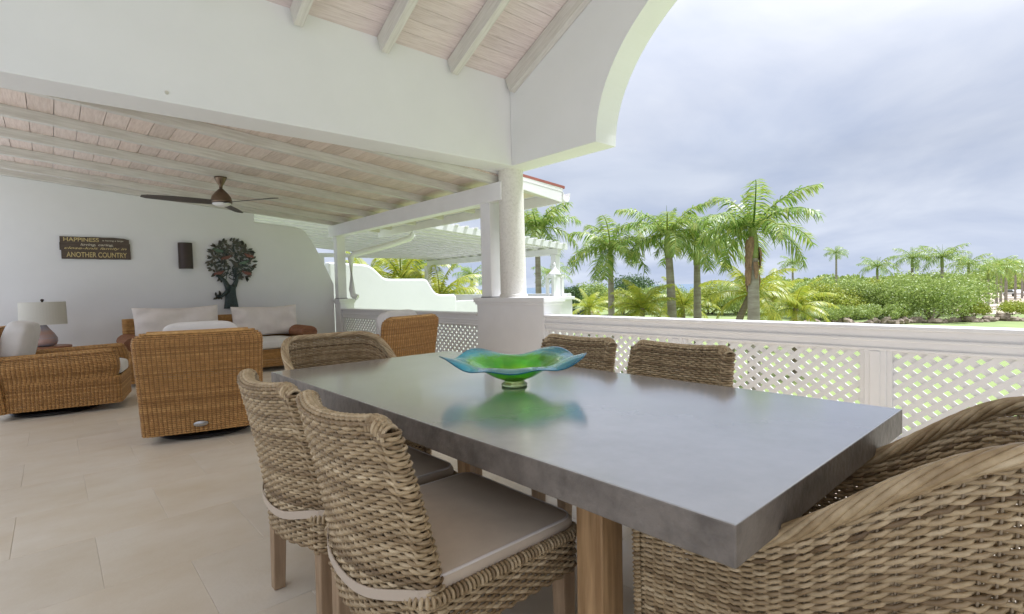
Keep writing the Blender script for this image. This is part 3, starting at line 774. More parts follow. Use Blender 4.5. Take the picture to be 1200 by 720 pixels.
# ------------------------------------------------------------------ lounge furniture in honey cane (faces local +x)
def cane_rows(mb, rows, nst, r=.0085, amp=.0045, per=2, closed=True, stakes=None): weave(mb, rows, nst, r, amp, per=per, closed=closed, k=4, flat=.7, jit=.0005, alt=False, stakes=stakes)
def lounge_chair():
    root = empty('swivel_chair')
    # back panel, tilted
    def bp(u, v):
        z = .07+v*.84
        cz = np.clip((v-.88)/.12, 0, 1); half = .395+.03*v-.07*(1-np.sqrt(np.clip(1-cz**2, 0, 1)))
        x = -.52-.11*v**1.3+.025*u*u
        return np.stack([x, u*half, np.full_like(u, z)], -1)
    us = np.linspace(-1, 1, 24); rows = []; NR = 52
    for j in range(NR):
        v = (j+.5)/NR; rows.append(loop_around(bp(us, v), .075 if v < .95 else .075-.9*(v-.95)))
    mb = MB(); st = MB(); cane_rows(mb, rows, 116, stakes=st)
    # crest roll
    n = 60; P = bp(np.linspace(-1, 1, n), 1.0)
    P[:, 2] -= .004; 
    for off in (-.022, 0, .022):
        Q = P.copy(); Q[:, 0] += off; Q[:, 2] += .006*(off == 0); mb.tube(Q, .012, k=6)
    b = mb.build('backrest', 'honey_cane', root, smooth=True)
    st.build('stake', 'honey_stake', b, smooth=True)
    # body skirt
    mb = MB(); rows = [rrect(-.55, .46-.0*j, -.395, .395, .05, .08+.0163*j) for j in range(18)]
    st = MB(); cane_rows(mb, rows, 220, stakes=st); bo = mb.build('seat_base', 'honey_cane', root, smooth=True)
    st.build('stake', 'honey_stake', bo, smooth=True)
    boxo('seat_deck', (-.52, -.36, .30), (.43, .36, .345), 'honey_stake', root, .01)
    # arms: thick, bulging over the body
    for sy in (-1, 1):
        mb = MB(); rows = []
        for j in range(17):
            t = j/16; z = .345+.255*t+0.0
            bul = .045*math.sin(math.pi*min(1, t*1.0)**1.6)+.012*t
            y0, y1 = sy*.395-.085, sy*.395+.085
            if sy > 0: y0, y1 = .27, .395+bul*1.0
            else: y0, y1 = -.395-bul, -.27
            x1 = .42+.03*math.sin(math.pi*t)
            P = rrect(-.52, x1, y0+.0, y1, .045, z); P[:, 2] += .03*(P[:, 0]+.4)*t
            rows.append(P)
        # rounded top
        for s_ in (.02, .045, .07):
            z = .60+.030*math.sin(s_/.07*math.pi/2); y0, y1 = (.27, .407) if sy > 0 else (-.407, -.27)
            P = rrect(-.52+s_*.3, .42-s_*.6, y0+s_*.75, y1-s_*.75, .012, z); P[:, 2] += .03*(P[:, 0]+.4); rows.append(P)
        st = MB(); cane_rows(mb, rows, 124, stakes=st)
        ar = mb.build('arm', 'honey_cane', root, smooth=True); st.build('stake', 'honey_stake', ar, smooth=True)
        co_ = MB(); co_.hexa([(-.50, sy*.335-.05, .36), (.40, sy*.335-.05, .36), (.40, sy*.335+.05, .36), (-.50, sy*.335+.05, .36), (-.50, sy*.335-.055, .60), (.39, sy*.335-.055, .625), (.39, sy*.335+.055, .625), (-.50, sy*.335+.055, .60)])
        co_.build('arm_core', 'honey_stake', ar)
    cu = MB(); pillow(cu, (.02, 0, .425), (.90, .54, .17), pw=9, nu=56, nv=24, puff=.1, wrinkle=.02, seed=8); cu.build('seat_cushion', 'white_fabric', root, smooth=True)
    rot = Matrix.Rotation(R(-76), 4, 'Y')
    cu = MB(); pillow(cu, (-.435, 0, .72), (.52, .58, .20), pw=5, nu=56, nv=24, puff=.25, rot=rot, wrinkle=.03, seed=9); bc = cu.build('back_cushion', 'white_fabric', root, smooth=True)
    ba = MB()
    ba.lathe([(.32, .006), (.365, .006), (.38, .018), (.365, .034), (.32, .034), (.305, .02)], 48, (-.15, 0, 0)); ba.lathe([(.05, .02), (.05, .10), (.10, .11), (.10, .125)], 24, (-.15, 0, 0))
    for a in (0, 90, 180, 270):
        c_, s_ = math.cos(R(a)), math.sin(R(a)); ba.tube(np.array([(.04*c_-.15, .04*s_, .03), (.33*c_-.15, .33*s_, .02)]), .018, k=6, cap=True)
    ba.build('swivel_base', 'black_metal', root, smooth=False)
    bd = MB(); bd.lathe([(.0, 0), (.05, 0), (.055, .004), (.05, .008), (0, .008)], 28)
    bdo = bd.build('badge', 'steel', root, smooth=True); bdo.scale = (.45, 1, 1); bdo.rotation_euler = (0, R(-90-5), 0); bdo.location = (-.582, .02, .145)
    return root
def rail_face(o, pos, d): o.location = (*pos, .001); o.rotation_euler = (0, 0, math.atan2(d[1], d[0]))
lc = lounge_chair()
GL = 'honey cane swivel lounge chairs'
f = np.array([.254, .967]); rail_face(lc, np.array([.905, 4.915])+f*.56, f); tag(lc, 'honey cane swivel lounge chair with an oval badge, its back turned to the table', 'lounge chair', GL)
lc2 = copy_tree(lc); f = nrm([.98, -.20]); lf = nrm([.20, .98]); rail_face(lc2, np.array([.53, 6.97])-f*.47+lf*.40, f); tag(lc2, 'honey cane swivel lounge chair with white back cushion beside the table lamp', 'lounge chair', GL)
lc3 = copy_tree(lc); f = nrm([-.33, .95]); rail_face(lc3, np.array([2.92, 5.35])+f*.32, f); tag(lc3, 'honey cane lounge chair beside the lattice balustrade and column pedestal', 'lounge chair', GL)

# sofa (faces -y)
def sofa():
    x0, x1, yf, yb = .70, 3.20, 8.45, 9.42
    root = empty('sofa', ((x0+x1)/2, (yf+yb)/2, 0)); tag(root, 'long honey cane sofa with cream cushions against the living wall', 'sofa')
    X, Y = root.location.x, root.location.y
    mb = MB(); rows = [rrect(x0+.1-X, x1-.1-X, yf+.06-Y, yb-Y, .04, .08+.018*j) for j in range(15)]; cane_rows(mb, rows, 130); mb.build('seat_base', 'honey_cane', root, smooth=True)
    boxo('seat_deck', (x0+.12-X, yf+.08-Y, .28), (x1-.12-X, yb-.02-Y, .33), 'honey_stake', root, .01)
    mb = MB(); rows = [rrect(x0+.06-X, x1-.06-X, yb-.12-Y+.06*(j/30), yb-Y+.10*(j/30), .05, .30+.0185*j) for j in range(32)]; cane_rows(mb, rows, 130); mb.build('backrest', 'honey_cane', root, smooth=True)
    for (a, b, c_) in ((x0, x0+.19, x0+.10), (x1-.19, x1, x1-.10)):
        mb = MB(); rows = [rrect(a+.03-X, b-.03-X, yf-Y, yb-.04-Y, .04, .06+.018*j) for j in range(26)]; cane_rows(mb, rows, 60)
        ar = mb.build('arm', 'honey_cane', root, smooth=True)
        boxo('arm_core', (a+.05-X, yf+.03-Y, .08), (b-.05-X, yb-.07-Y, .50), 'honey_stake', ar, .01)
        mb = MB()
        for y in np.arange(yf-.01, yb-.06, .017):
            an = np.linspace(0, 2*np.pi, 15)[:-1]; q = np.stack([c_-X+.118*np.cos(an), np.full(14, y-Y), .575+.088*np.sin(an)], 1); mb.tube(q, .0095, np.tile([0, 1., 0], (14, 1)), k=4, closed=True)
        for rr in np.arange(.012, .115, .017):
            an = np.linspace(0, 2*np.pi, 15)[:-1]; q = np.stack([c_-X+rr*np.cos(an), np.full(14, yf-.012-Y), .575+rr*.75*np.sin(an)], 1); mb.tube(q, .009, np.tile([0, 1., 0], (14, 1)), k=4, closed=True)
        mb.build('arm_roll', 'cane_smooth', ar, smooth=True)
    for i, (a, b) in enumerate(((x0+.2, 1.95), (1.95, x1-.2))):
        cu = MB(); pillow(cu, ((a+b)/2-X, (yf+yb)/2-.04-Y, .415), (b-a-.01, .80, .17), pw=10, puff=.1, wrinkle=.02, seed=11+i); cu.build('seat_cushion', 'white_fabric', root, smooth=True)
        rot = Matrix.Rotation(R(74), 4, 'X')
    return root, X, Y
sofa()
def loose_cushion(pos, size, tilt, rz_, m, label, seed, puff=.35):
    b = MB(); rg = np.random.default_rng(seed); nn = 48
    g_ = np.linspace(-1, 1, nn); x, y = np.meshgrid(g_, g_, indexing='ij'); ph = rg.uniform(0, 6.28, 12)
    ed = np.clip((1-np.abs(x)**5)*(1-np.abs(y)**4), 0, 1)**.5
    wr = sum(rg.uniform(.4, 1)*np.sin(rg.uniform(3, 9)*x+rg.uniform(-7, 7)*y+ph[k]) for k in range(7))*.011
    wr = wr+.02*np.exp(-((np.abs(x)-.86)/.12)**2)*np.sin(9*y+ph[8])
    X = size[0]/2*x*(1-.035*(1-y**2)); Yy = size[1]/2*y*(1-.09*(1-np.abs(x)**2.5)+.02*np.sin(4*x+ph[9]))
    for sg_ in (1, -1):
        Z = sg_*(size[2]/2*ed*(1+puff*.2))+wr*ed**.5
        P = np.stack([X, Yy, Z], -1).reshape(-1, 3); b.grid(P if sg_ > 0 else P.reshape(nn, nn, 3)[::-1].reshape(-1, 3), nn, nn)
    o = b.build('cushion', m, None, smooth=True); o.location = pos; o.rotation_euler = (R(tilt), 0, R(rz_)); tag(o, label, 'cushion', 'loose cushions on the sofa'); return o
loose_cushion((1.42, 9.20, .775), (1.12, .56, .24), 76, 2, 'cream_fabric', 'long cream crumpled back cushion below the sign, on the sofa', 21)
loose_cushion((2.66, 9.20, .755), (1.02, .52, .22), 78, -3, 'cream_fabric', 'long cream back cushion on the sofa at the curved wall end', 22)
#loose_cushion((1.75, 8.98, .70), (1.25, .44, .18), 72, 0, 'white_fabric', 'white lumbar cushion leaning in front of the cream sofa cushions', 23)

# side table and lamp
st_ = empty('side_table', (-.09, 9.25, 0)); tag(st_, 'small round cane side table under the ceramic lamp', 'side table')
b = MB(); b.lathe([(.27, .55), (.28, .56), (.28, .575), (.27, .582)], 40); b.build('table_top', 'cane_smooth', st_)
for a in (30, 120, 210, 300):
    c_, s_ = math.cos(R(a)), math.sin(R(a)); b = MB(); b.tube(np.array([(.24*c_, .24*s_, 0), (.22*c_, .22*s_, .552)]), .022, k=8, cap=True); b.build('leg', 'cane_smooth', st_, smooth=True)
lp = empty('table_lamp', (-.09, 9.2, .582)); tag(lp, 'table lamp with teardrop ceramic base and drum linen shade', 'lamp')
b = MB(); b.lathe([(.085, 0), (.12, .02), (.138, .06), (.135, .11), (.105, .17), (.062, .23), (.034, .275), (.022, .30), (.02, .315)], 40); b.build('ceramic_base', 'ceramic', lp, smooth=True)
b = MB(); b.lathe([(.012, .31), (.012, .60), (.02, .605), (.02, .615), (.008, .625)], 16); b.build('stem', 'bronze', lp, smooth=True)
b = MB(); n = 48
prof = [(.243, .29), (.236, .585), (.232, .585), (.239, .29)]
V = [(r*math.cos(2*math.pi*i/n), r*math.sin(2*math.pi*i/n), z) for r, z in prof for i in range(n)]
b.add(V, [(k*n+i, k*n+(i+1) % n, ((k+1) % 4)*n+(i+1) % n, ((k+1) % 4)*n+i) for k in range(4) for i in range(n)]); b.build('lamp_shade', 'linen_shade', lp, smooth=False)

# ceiling fan
fan = empty('ceiling_fan', (1.68, 7.44, rz(1.68)+.002)); tag(fan, 'bronze three blade ceiling fan hanging from a living area rafter', 'ceiling fan')
b = MB(); b.lathe([(.075, 0), (.07, -.02), (.045, -.075), (.022, -.11), (.02, -.15)], 28); b.build('canopy', 'bronze_fan', fan, smooth=True)
b = MB(); b.lathe([(.02, -.145), (.035, -.16), (.075, -.20), (.11, -.25), (.125, -.305), (.125, -.325), (.115, -.33)], 36); b.build('motor_housing', 'bronze_fan', fan, smooth=True)
b = MB(); b.lathe([(.105, -.331), (.105, -.345), (.07, -.365), (.02, -.37)], 32); b.build('light_cap', 'white_paint', fan, smooth=True)
for a in (182, 302, 62):
    b = MB(); n = 14; V = []
    for i in range(n):
        t = i/(n-1); x = .09+.76*t; w = .055+.03*math.sin(math.pi*min(1, t*.9+.1)); tw = R(14-6*t)
        if i == n-1: w *= .55
        for s in (-1, 1):
            for h in (.004, -.004): V.append((x, s*w*math.cos(tw), -.325+s*w*math.sin(tw)+h))
    Q = []
    for i in range(n-1):
        a0, a1 = i*4, (i+1)*4
        Q += [(a0, a1, a1+2, a0+2), (a0+1, a0+3, a1+3, a1+1), (a0, a0+1, a1+1, a1), (a0+2, a1+2, a1+3, a0+3)]
    Q += [(0, 2, 3, 1), ((n-1)*4, (n-1)*4+1, (n-1)*4+3, (n-1)*4+2)]
    b.add(V, Q); o = b.build('blade', 'fan_blade', fan); o.rotation_euler = (0, 0, R(a))

# wall sconce
sco = empty('wall_sconce', (1.657, YW, 1.64)); tag(sco, 'dark bronze half cylinder sconce between the sign and the metal tree', 'wall lamp')
b = MB(); an = np.linspace(0, math.pi, 20); po = [(.102*math.cos(t), -.03-.09*math.sin(t)) for t in an]+[(-.102, 0), (.102, 0)]
pin = [(.096*math.cos(t), -.03-.084*math.sin(t)) for t in an]
n = len(an)
V = [(x, y, 0) for x, y in po[:n]]+[(x, y, .42) for x, y in po[:n]]+[(x, y, 0) for x, y in pin]+[(x, y, .42) for x, y in pin]
Q = []
for i in range(n-1): Q += [(i, i+1, n+i+1, n+i), (2*n+i, 3*n+i, 3*n+i+1, 2*n+i+1), (i, 2*n+i, 2*n+i+1, i+1), (n+i, n+i+1, 3*n+i+1, 3*n+i)]
b.add(V, Q); b.build('shade', 'bronze', sco)
boxo('back_plate', (-.09, -.03, .02), (.09, .0, .40), 'bronze', sco, .003)

# painted sign
sg = empty('wooden_sign', (.53, YW-.016, 1.937)); tag(sg, 'dark weathered wooden sign with yellow lettering reading HAPPINESS and ANOTHER COUNTRY', 'sign')
for i, (z0, z1, x0, x1) in enumerate(((.075, .162, -.405, .395), (-.035, .0745, -.41, .405), (-.162, -.0355, -.395, .408))):
    b = MB(); n = 14; top_ = [(x0+(x1-x0)*k/(n-1), z1+random.uniform(-.004, .003)*(i == 0)) for k in range(n)]; bot = [(x0+(x1-x0)*k/(n-1), z0+random.uniform(-.003, .004)*(i == 2)) for k in range(n)]
    if i == 0: top_[-1] = (x1, z1-.025); top_[-2] = (top_[-2][0], z1-.008)
    b.prism(bot+top_[::-1], 1, -.014, .014); b.build('board', 'sign_board', sg)
def text(body, x, z, w, hgt, m, parent, shear=0):
    cu = bpy.data.curves.new('lettering', 'FONT'); cu.body = body; cu.align_x = 'CENTER'; cu.align_y = 'CENTER'; cu.extrude = .001; cu.shear = shear
    cu.offset = .014
    t = bpy.data.objects.new('lettering_tmp', cu); C.objects.link(t)
    dg = bpy.context.evaluated_depsgraph_get(); me = bpy.data.meshes.new_from_object(t.evaluated_get(dg)); C.objects.unlink(t); bpy.data.objects.remove(t)
    xs = [v.co.x for v in me.vertices]; ys_ = [v.co.y for v in me.vertices]
    sx = w/(max(xs)-min(xs)); sy = hgt/(max(ys_)-min(ys_)); mxx, myy = (max(xs)+min(xs))/2, (max(ys_)+min(ys_))/2
    for v in me.vertices: v.co = ((v.co.x-mxx)*sx, v.co.z*1.0, (v.co.y-myy)*sy)
    me.flip_normals()
    me.materials.clear(); me.materials.append(MATS[m])
    o = bpy.data.objects.new('lettering', me); C.objects.link(o); o.parent = parent; o.location = (x, -.0158, z); o['label'] = 'lettering reading '+body
    return o
text('HAPPINESS', -.165, .120, .40, .058, 'sign_yellow', sg)
text('is having a large', .20, .113, .25, .028, 'sign_cream', sg)
text('loving, caring,', .01, .045, .38, .045, 'sign_cream', sg, .3)
text('close-knit family in', 0, -.008, .72, .045, 'sign_yellow', sg, .3)
text('ANOTHER COUNTRY', .01, -.098, .70, .075, 'sign_yellow', sg)

# metal tree wall art
ta = empty('metal_tree', (2.30, YW-.02, .97)); tag(ta, 'cut metal tree of life wall sculpture with red birds above the sofa', 'wall art')
b = MB()
tr = [(-.12, 0), (.11, 0), (.10, .12), (.075, .25), (.085, .36), (.12, .44), (.17, .52), (.13, .54), (.06, .46), (.035, .40), (.0, .37), (-.03, .42), (-.09, .50), (-.15, .56), (-.18, .53), (-.11, .45), (-.085, .34), (-.09, .22), (-.105, .10)]
# trunk as stacked bulging quads
tl = np.array([(-.12, .11, 0), (-.105, .10, .10), (-.09, .08, .22), (-.085, .078, .33), (-.095, .095, .40)])
V = []
for (a, c_, z) in tl:
    for t in np.linspace(0, math.pi, 9): V.append(((a+c_)/2-(c_-a)/2*math.cos(t), -.035*math.sin(t)-.004, z))
b.grid(V, len(tl), 9)
for pth in ([(-.055, .38), (-.09, .46), (-.15, .53), (-.22, .56)], [(.05, .38), (.085, .46), (.10, .54), (.16, .60)], [(-.06, .40), (-.05, .30), (-.16, .20), (-.22, .22)]):
    q, _ = resample(np.array([(x, -.022, z) for x, z in pth]), 14, False); b.tube(q, np.linspace(.045, .016, 14), k=7, cap=True)
b.build('trunk', 'tree_metal', ta, smooth=True)
br = MB(); rg = np.random.default_rng(4)
cxx, czz, rx, rzz_ = .035, .80, .355, .365
for k in range(26):
    a = rg.uniform(0, 2*math.pi); r0 = rg.uniform(.1, .55); r1 = rg.uniform(.75, .97)
    a2 = a+rg.uniform(-.9, .9)
    p0 = np.array([cxx+rx*r0*math.cos(a), czz+rzz_*r0*math.sin(a)]); p2 = np.array([cxx+rx*r1*math.cos(a2), czz+rzz_*r1*math.sin(a2)]); pm_ = (p0+p2)/2+rg.normal(0, .06, 2)
    t = np.linspace(0, 1, 10)[:, None]; q = (1-t)**2*p0+2*t*(1-t)*pm_+t**2*p2
    br.tube(np.stack([q[:, 0], np.full(10, -.014), q[:, 1]], 1), np.linspace(.012, .006, 10), k=5, cap=True)
for k in range(10):
    a = rg.uniform(0, 2*math.pi); r0 = rg.uniform(.3, .75); c_ = np.array([cxx+rx*r0*math.cos(a), czz+rzz_*r0*math.sin(a)]); an = np.linspace(0, 2*np.pi, 17)[:-1]; w1, w2 = rg.uniform(.04, .09), rg.uniform(.03, .06)
    br.tube(np.stack([c_[0]+w1*np.cos(an), np.full(16, -.014), c_[1]+w2*np.sin(an)], 1), .008, k=5, closed=True)
br.build('branches', 'tree_metal', ta, smooth=True)
def leaf_shape(mb, c, ang_, l_, w_, th=.004, y=-.016):
    ca, sa = math.cos(ang_), math.sin(ang_); P = [(-.5*l_, 0), (-.1*l_, w_/2), (.25*l_, w_*.4), (.5*l_, 0), (.25*l_, -w_*.4), (-.1*l_, -w_/2)]
    mb.prism([(c[0]+x*ca-z*sa, c[1]+x*sa+z*ca) for x, z in P], 1, y-th, y+th)
lf_ = MB()
for k in range(46):
    a = 2*math.pi*k/46+rg.uniform(-.09, .09)
    if -math.pi*.5-.42 < ((a+math.pi) % (2*math.pi))-math.pi < -math.pi*.5+.42: continue
    q_ = rg.uniform(.93, 1.04); leaf_shape(lf_, (cxx+rx*q_*math.cos(a), czz+rzz_*q_*math.sin(a)), a+rg.uniform(-.8, .8), rg.uniform(.07, .11), .038)
for k in range(190):
    a = rg.uniform(0, 2*math.pi); r0 = math.sqrt(rg.uniform(.0, .9))
    if math.sin(a) < -.5 and abs(math.cos(a)) < .35: continue
    leaf_shape(lf_, (cxx+rx*r0*math.cos(a), czz+rzz_*r0*math.sin(a)), rg.uniform(0, 6.28), rg.uniform(.06, .11), rg.uniform(.022, .042), y=-.016-rg.uniform(-.006, .012))
for k in range(9): leaf_shape(lf_, (-.19+rg.uniform(-.06, .05), .22+rg.uniform(-.06, .06)), rg.uniform(0, 3), .08, .035)
lf_.build('leaves', 'tree_leaf', ta)['kind'] = 'stuff'
def birdlet(c, s, m):
    bm_ = MB(); leaf_shape(bm_, c, .3*s, .13, .055, .006, -.030); leaf_shape(bm_, (c[0]-s*.06, c[1]-.01), .9*s, .07, .03, .005, -.030); leaf_shape(bm_, (c[0]+s*.055, c[1]+.03), 0, .04, .032, .006, -.031); bm_.build('bird', m, ta)
birdlet((-.05, .86), 1, 'tree_red'); birdlet((.30, .90), -1, 'tree_red'); birdlet((-.17, .60), 1, 'tree_red'); birdlet((.25, .60), -1, 'tree_red'); birdlet((.22, .78), 1, 'tree_green'); birdlet((-.18, .98), -1, 'tree_green')

# ------------------------------------------------------------------ outside: lawn, shore, sea
GZ = -3.2
g = MB(); g.add([(-60, -260, GZ), (150, -260, GZ), (230, 60, GZ), (150, 260, GZ), (-60, 260, GZ)], [(0, 1, 2, 3, 4)])
struct(g.build('lawn', 'grass'), 'bright yellow green lawn below the veranda')
g = MB(); g.add([(-12000, -15000, GZ-1.2), (16000, -15000, GZ-1.2), (16000, 15000, GZ-1.2), (-12000, 15000, GZ-1.2)], [(0, 1, 2, 3)])
struct(g.build('sea', 'sea'), 'strip of blue sea at the horizon')
def px_poly(pts, z): return [tuple(at(px, d, z)) for px, d in pts]
g = MB(); P = px_poly([(1120, 60), (1330, 58), (1330, 170), (1120, 190)], GZ+.05); g.add(P, [(0, 3, 2, 1)]); o = g.build('sand_path', 'sand'); struct(o, 'pale sandy ground beyond the hedge')

# ------------------------------------------------------------------ vegetation
def frond_mesh(mb, length, elev, droop, az, nl, ll, width, plum=.5, base=(0, 0, 0), twist=0, hang=.35, rg=None):
    n = 14; t = np.linspace(0, 1, n); th = elev-droop*t**1.25
    ds = length/(n-1)
    r_ = np.concatenate([[0], np.cumsum(np.cos(th[:-1])*ds)]); z_ = np.concatenate([[0], np.cumsum(np.sin(th[:-1])*ds)])
    ca, sa = math.cos(az), math.sin(az); bend = rg.uniform(-.12, .12)
    rach = np.stack([r_, bend*length*t**2, z_], 1)
    tp = np.linspace(.10, .99, nl)
    Pc = np.stack([np.interp(tp, t, rach[:, i]) for i in range(3)], 1)
    thp = np.interp(tp, t, th); Tn = np.stack([np.cos(thp), 2*bend*tp, np.sin(thp)], 1); Tn /= np.linalg.norm(Tn, axis=1)[:, None]
    Up = np.stack([-np.sin(thp), 0*thp, np.cos(thp)], 1)
    Vs = []; 
    for s in (-1, 1):
        L_ = ll*np.clip(np.sin(np.pi*(.12+.80*tp))**.7, .15, 1)*rg.uniform(.8, 1.1, nl)
        lift = rg.uniform(-plum, plum, nl)
        D = np.array([0, s, 0])[None]*.85+Tn*rg.uniform(.35, .6, nl)[:, None]+Up*lift[:, None]
        D /= np.linalg.norm(D, axis=1)[:, None]
        p0 = Pc; p1 = Pc+D*(L_*.5)[:, None]; p1[:, 2] -= hang*.18*L_
        p2 = p1+D*(L_*.5)[:, None]; p2[:, 2] -= hang*.85*L_
        Wd = Tn*width/2
        V = np.stack([p0-Wd*.6, p0+Wd*.6, p1+Wd, p1-Wd, p2+Wd*.15, p2-Wd*.15], 1).reshape(-1, 3)
        i = np.arange(nl)[:, None]*6
        Q = np.concatenate([i+np.array([[0, 1, 2, 3]]), i+np.array([[3, 2, 4, 5]])], 0)
        Vs.append((V, Q))
    rot = np.array([[ca, -sa, 0], [sa, ca, 0], [0, 0, 1]])
    for V, Q in Vs: mb.addq(V @ rot.T+np.array(base), Q)
    mb.tube(rach @ rot.T+np.array(base), np.linspace(.035, .008, n)*length/2.4, k=4)
def royal_palm_meshes(seed, nf=15, nl=50, length=2.85):
    rg = np.random.default_rng(seed); mb = MB()
    for k in range(nf):
        q = k/nf
        el = R(60-68*q+rg.uniform(-8, 8)); az = k*2.399+rg.uniform(-.2, .2)
        frond_mesh(mb, length*rg.uniform(.85, 1.08), el, R(60+30*q)+rg.uniform(-.1, .2), az, nl, .70, .066, plum=.55, rg=rg, hang=.5)
    frond_mesh(mb, length*.5, R(80), R(25), rg.uniform(0, 6), nl//2, .3, .05, plum=.3, rg=rg, hang=.2)
    mb.tube(np.array([(0, 0, 0), (.02, .01, .7), (.03, .02, 1.45)]), np.array([.03, .022, .006]), k=5)
    return mb.mesh('crown', 'royal_leaf')
def coco_mesh(seed, nf=17, nl=46, length=2.6):
    rg = np.random.default_rng(seed); mb = MB()
    for k in range(nf):
        q = k/nf; el = R(78-95*q+rg.uniform(-8, 8)); az = k*2.399+rg.uniform(-.2, .2)
        frond_mesh(mb, length*rg.uniform(.85, 1.1), el, R(62+22*q)+rg.uniform(-.1, .2), az, nl, .52, .05, plum=.12, rg=rg, hang=.5)
    return mb.mesh('crown', 'coco_leaf')
def clip_mesh(me): return me
ROY = [royal_palm_meshes(s) for s in (1, 2, 3)]
ROYF = [royal_palm_meshes(s, 15, 26) for s in (11, 12)]
COC = [coco_mesh(s) for s in (5, 6, 7)]
def palm(px, d, ycrown, trunk_r, label, kind='royal', width=1.0, group=None, seed=0, far=False, boot=False, lean=(0, 0)):
    """palm standing on the lawn at column px and depth d; crown base at image row ycrown"""
    x, y, _ = at(px, d, GZ); zt = EYE+(hor(px)-ycrown)/F*d
    root = empty('royal_palm' if kind == 'royal' else 'coconut_palm', (x, y, GZ)); tag(root, label, 'palm tree', group)
    H_ = zt-GZ; rg = np.random.default_rng(seed+int(px))
    n = 16; t = np.linspace(0, 1, n)
    cs = .22 if kind == 'royal' else 0
    P = np.stack([lean[0]*t**2, lean[1]*t**2, t*H_], 1)
    def Pt(a): return np.array([lean[0]*a*a, lean[1]*a*a, a*H_])
    mb = MB()
    rad = trunk_r*(1.12-.28*t+.10*np.sin(t*3.3))
    tt_ = np.linspace(0, 1-(1.15/H_ if kind == 'royal' else 0), n); PP = np.array([Pt(a) for a in tt_])
    mb.tube(PP, rad, np.tile([1., 0, 0], (n, 1)), k=10); mb.build('trunk', 'royal_trunk' if kind == 'royal' else 'coco_trunk', root, smooth=True)
    if kind == 'royal':
        tt_ = np.linspace(1-1.2/H_, 1.0, 9); PP = np.array([Pt(a) for a in tt_]); s_ = np.linspace(0, 1, 9)
        b = MB(); b.tube(PP, trunk_r*(.95+.10*np.sin(s_*2.2)-.55*s_**2.2), np.tile([1., 0, 0], (9, 1)), k=10, cap=True); b.build('crownshaft', 'crownshaft', root, smooth=True)
    if boot:
        b = MB()
        for k in range(26):
            a = rg.uniform(0, 6.28); z = H_-rg.uniform(.35, 1.9); c_, s_ = math.cos(a), math.sin(a)
            r0 = trunk_r*1.05; q = np.array([(r0*c_, r0*s_, z), ((r0+.05)*c_, (r0+.05)*s_, z-.25), ((r0+.03)*c_, (r0+.03)*s_, z-.65)]); q = q+Pt((z)/H_)*[1, 1, 0]
            b.tube(q, np.array([.10, .12, .05]), np.tile([c_, s_, 0], (3, 1)), k=6, flat=.35)
        b.build('dry_sheath', 'dry_boot', root, smooth=True)
    me = (ROYF if far else ROY)[seed % (2 if far else 3)] if kind == 'royal' else COC[seed % 3]
    cr = bpy.data.objects.new('crown', me); C.objects.link(cr); cr.parent = root; tp_ = Pt(1.0); cr.location = (tp_[0], tp_[1], tp_[2]-.05); cr.rotation_euler = (0, 0, seed*1.3); cr.scale = (width,)*3
    return root
GR = 'royal palms beyond the lawn'
palm(716, 28, 292, .17, 'royal palm with a lone slim trunk in front of the round dark tree', seed=1, group=GR)
palm(788, 26, 275, .21, 'royal palm with a hanging frond, standing beside the slim twin trunk', seed=2, group=GR, lean=(-.25, .1))
palm(817, 27.5, 285, .19, 'royal palm standing between the thick brown trunk and its leafy neighbour', seed=3, group=GR)
palm(883, 20.5, 268, .215, 'tall royal palm with a thick trunk wrapped in brown dry sheaths', seed=4, group=GR, boot=True, width=.98)
palm(631, 30, 268, .17, 'royal palm rising behind the round column and the roof edge', seed=5, group=GR)
palm(504, 44, 300, .2, 'royal palm seen beneath the white neighbouring veranda roof', seed=6, group=GR)
palm(553, 62, 324, .2, 'small distant royal palm between the neighbouring post and the square post', seed=7, group=GR, far=True)
palm(648, 60, 322, .2, 'small distant royal palm beside the white lantern pillar', seed=8, group=GR, far=True)
GF = 'distant royal palms along the shore'
for i, (px, d, yc, wd, lb) in enumerate([
        (929, 86, 309, .9, 'small distant royal palm above the yellowing coconut palm'),
        (980, 92, 297, .85, 'distant royal palm with a tall bare trunk standing alone above the bushes'),
        (1028, 72, 313, 1.0, 'distant royal palm whose trunk reaches down among the clipped bushes'),
        (1069, 64, 303, 1.0, 'distant royal palm overlapping its neighbour above the big round bush'),
        (1104, 60, 302, 1.05, 'distant royal palm with wide drooping fronds above the big round bush'),
        (1135, 66, 310, 1.0, 'distant royal palm at the end of the big round bush'),
        (1158, 70, 318, 1.0, 'distant royal palm standing in the sandy clearing before the pink houses'),
        (1168, 84, 312, 1.15, 'distant royal palm in the cluster by the pink roofed houses'),
        (1173, 88, 314, 1.15, 'distant royal palm in the cluster by the pink roofed houses'),
        (1179, 74, 316, 1.05, 'distant royal palm in the cluster by the pink roofed houses'),
        (1190, 95, 315, 1.2, 'distant royal palm in the cluster by the pink roofed houses'),
        (1198, 100, 313, 1.2, 'distant royal palm in the cluster by the pink roofed houses')]):
    palm(px, d, yc, .17, lb, seed=i, group=GF, far=True, width=wd)
GC = 'yellow green coconut palms below the terrace'
palm(752, 25, 362, .14, 'low yellow green coconut palm beside the slim royal trunk', 'coco', .8, GC, 1)
palm(800, 30, 360, .14, 'low coconut palm filling the gap between royal palm trunks', 'coco', .85, GC, 2)
palm(852, 23, 345, .15, 'coconut palm with a leaning trunk beside the thick brown royal trunk', 'coco', .88, GC, 3, lean=(.6, -.8))
palm(932, 24, 362, .14, 'golden coconut palm in front of the sea grape bushes', 'coco', .8, GC, 4)
palm(905, 34, 352, .14, 'coconut palm behind the thick royal palm', 'coco', 1.0, GC, 5)
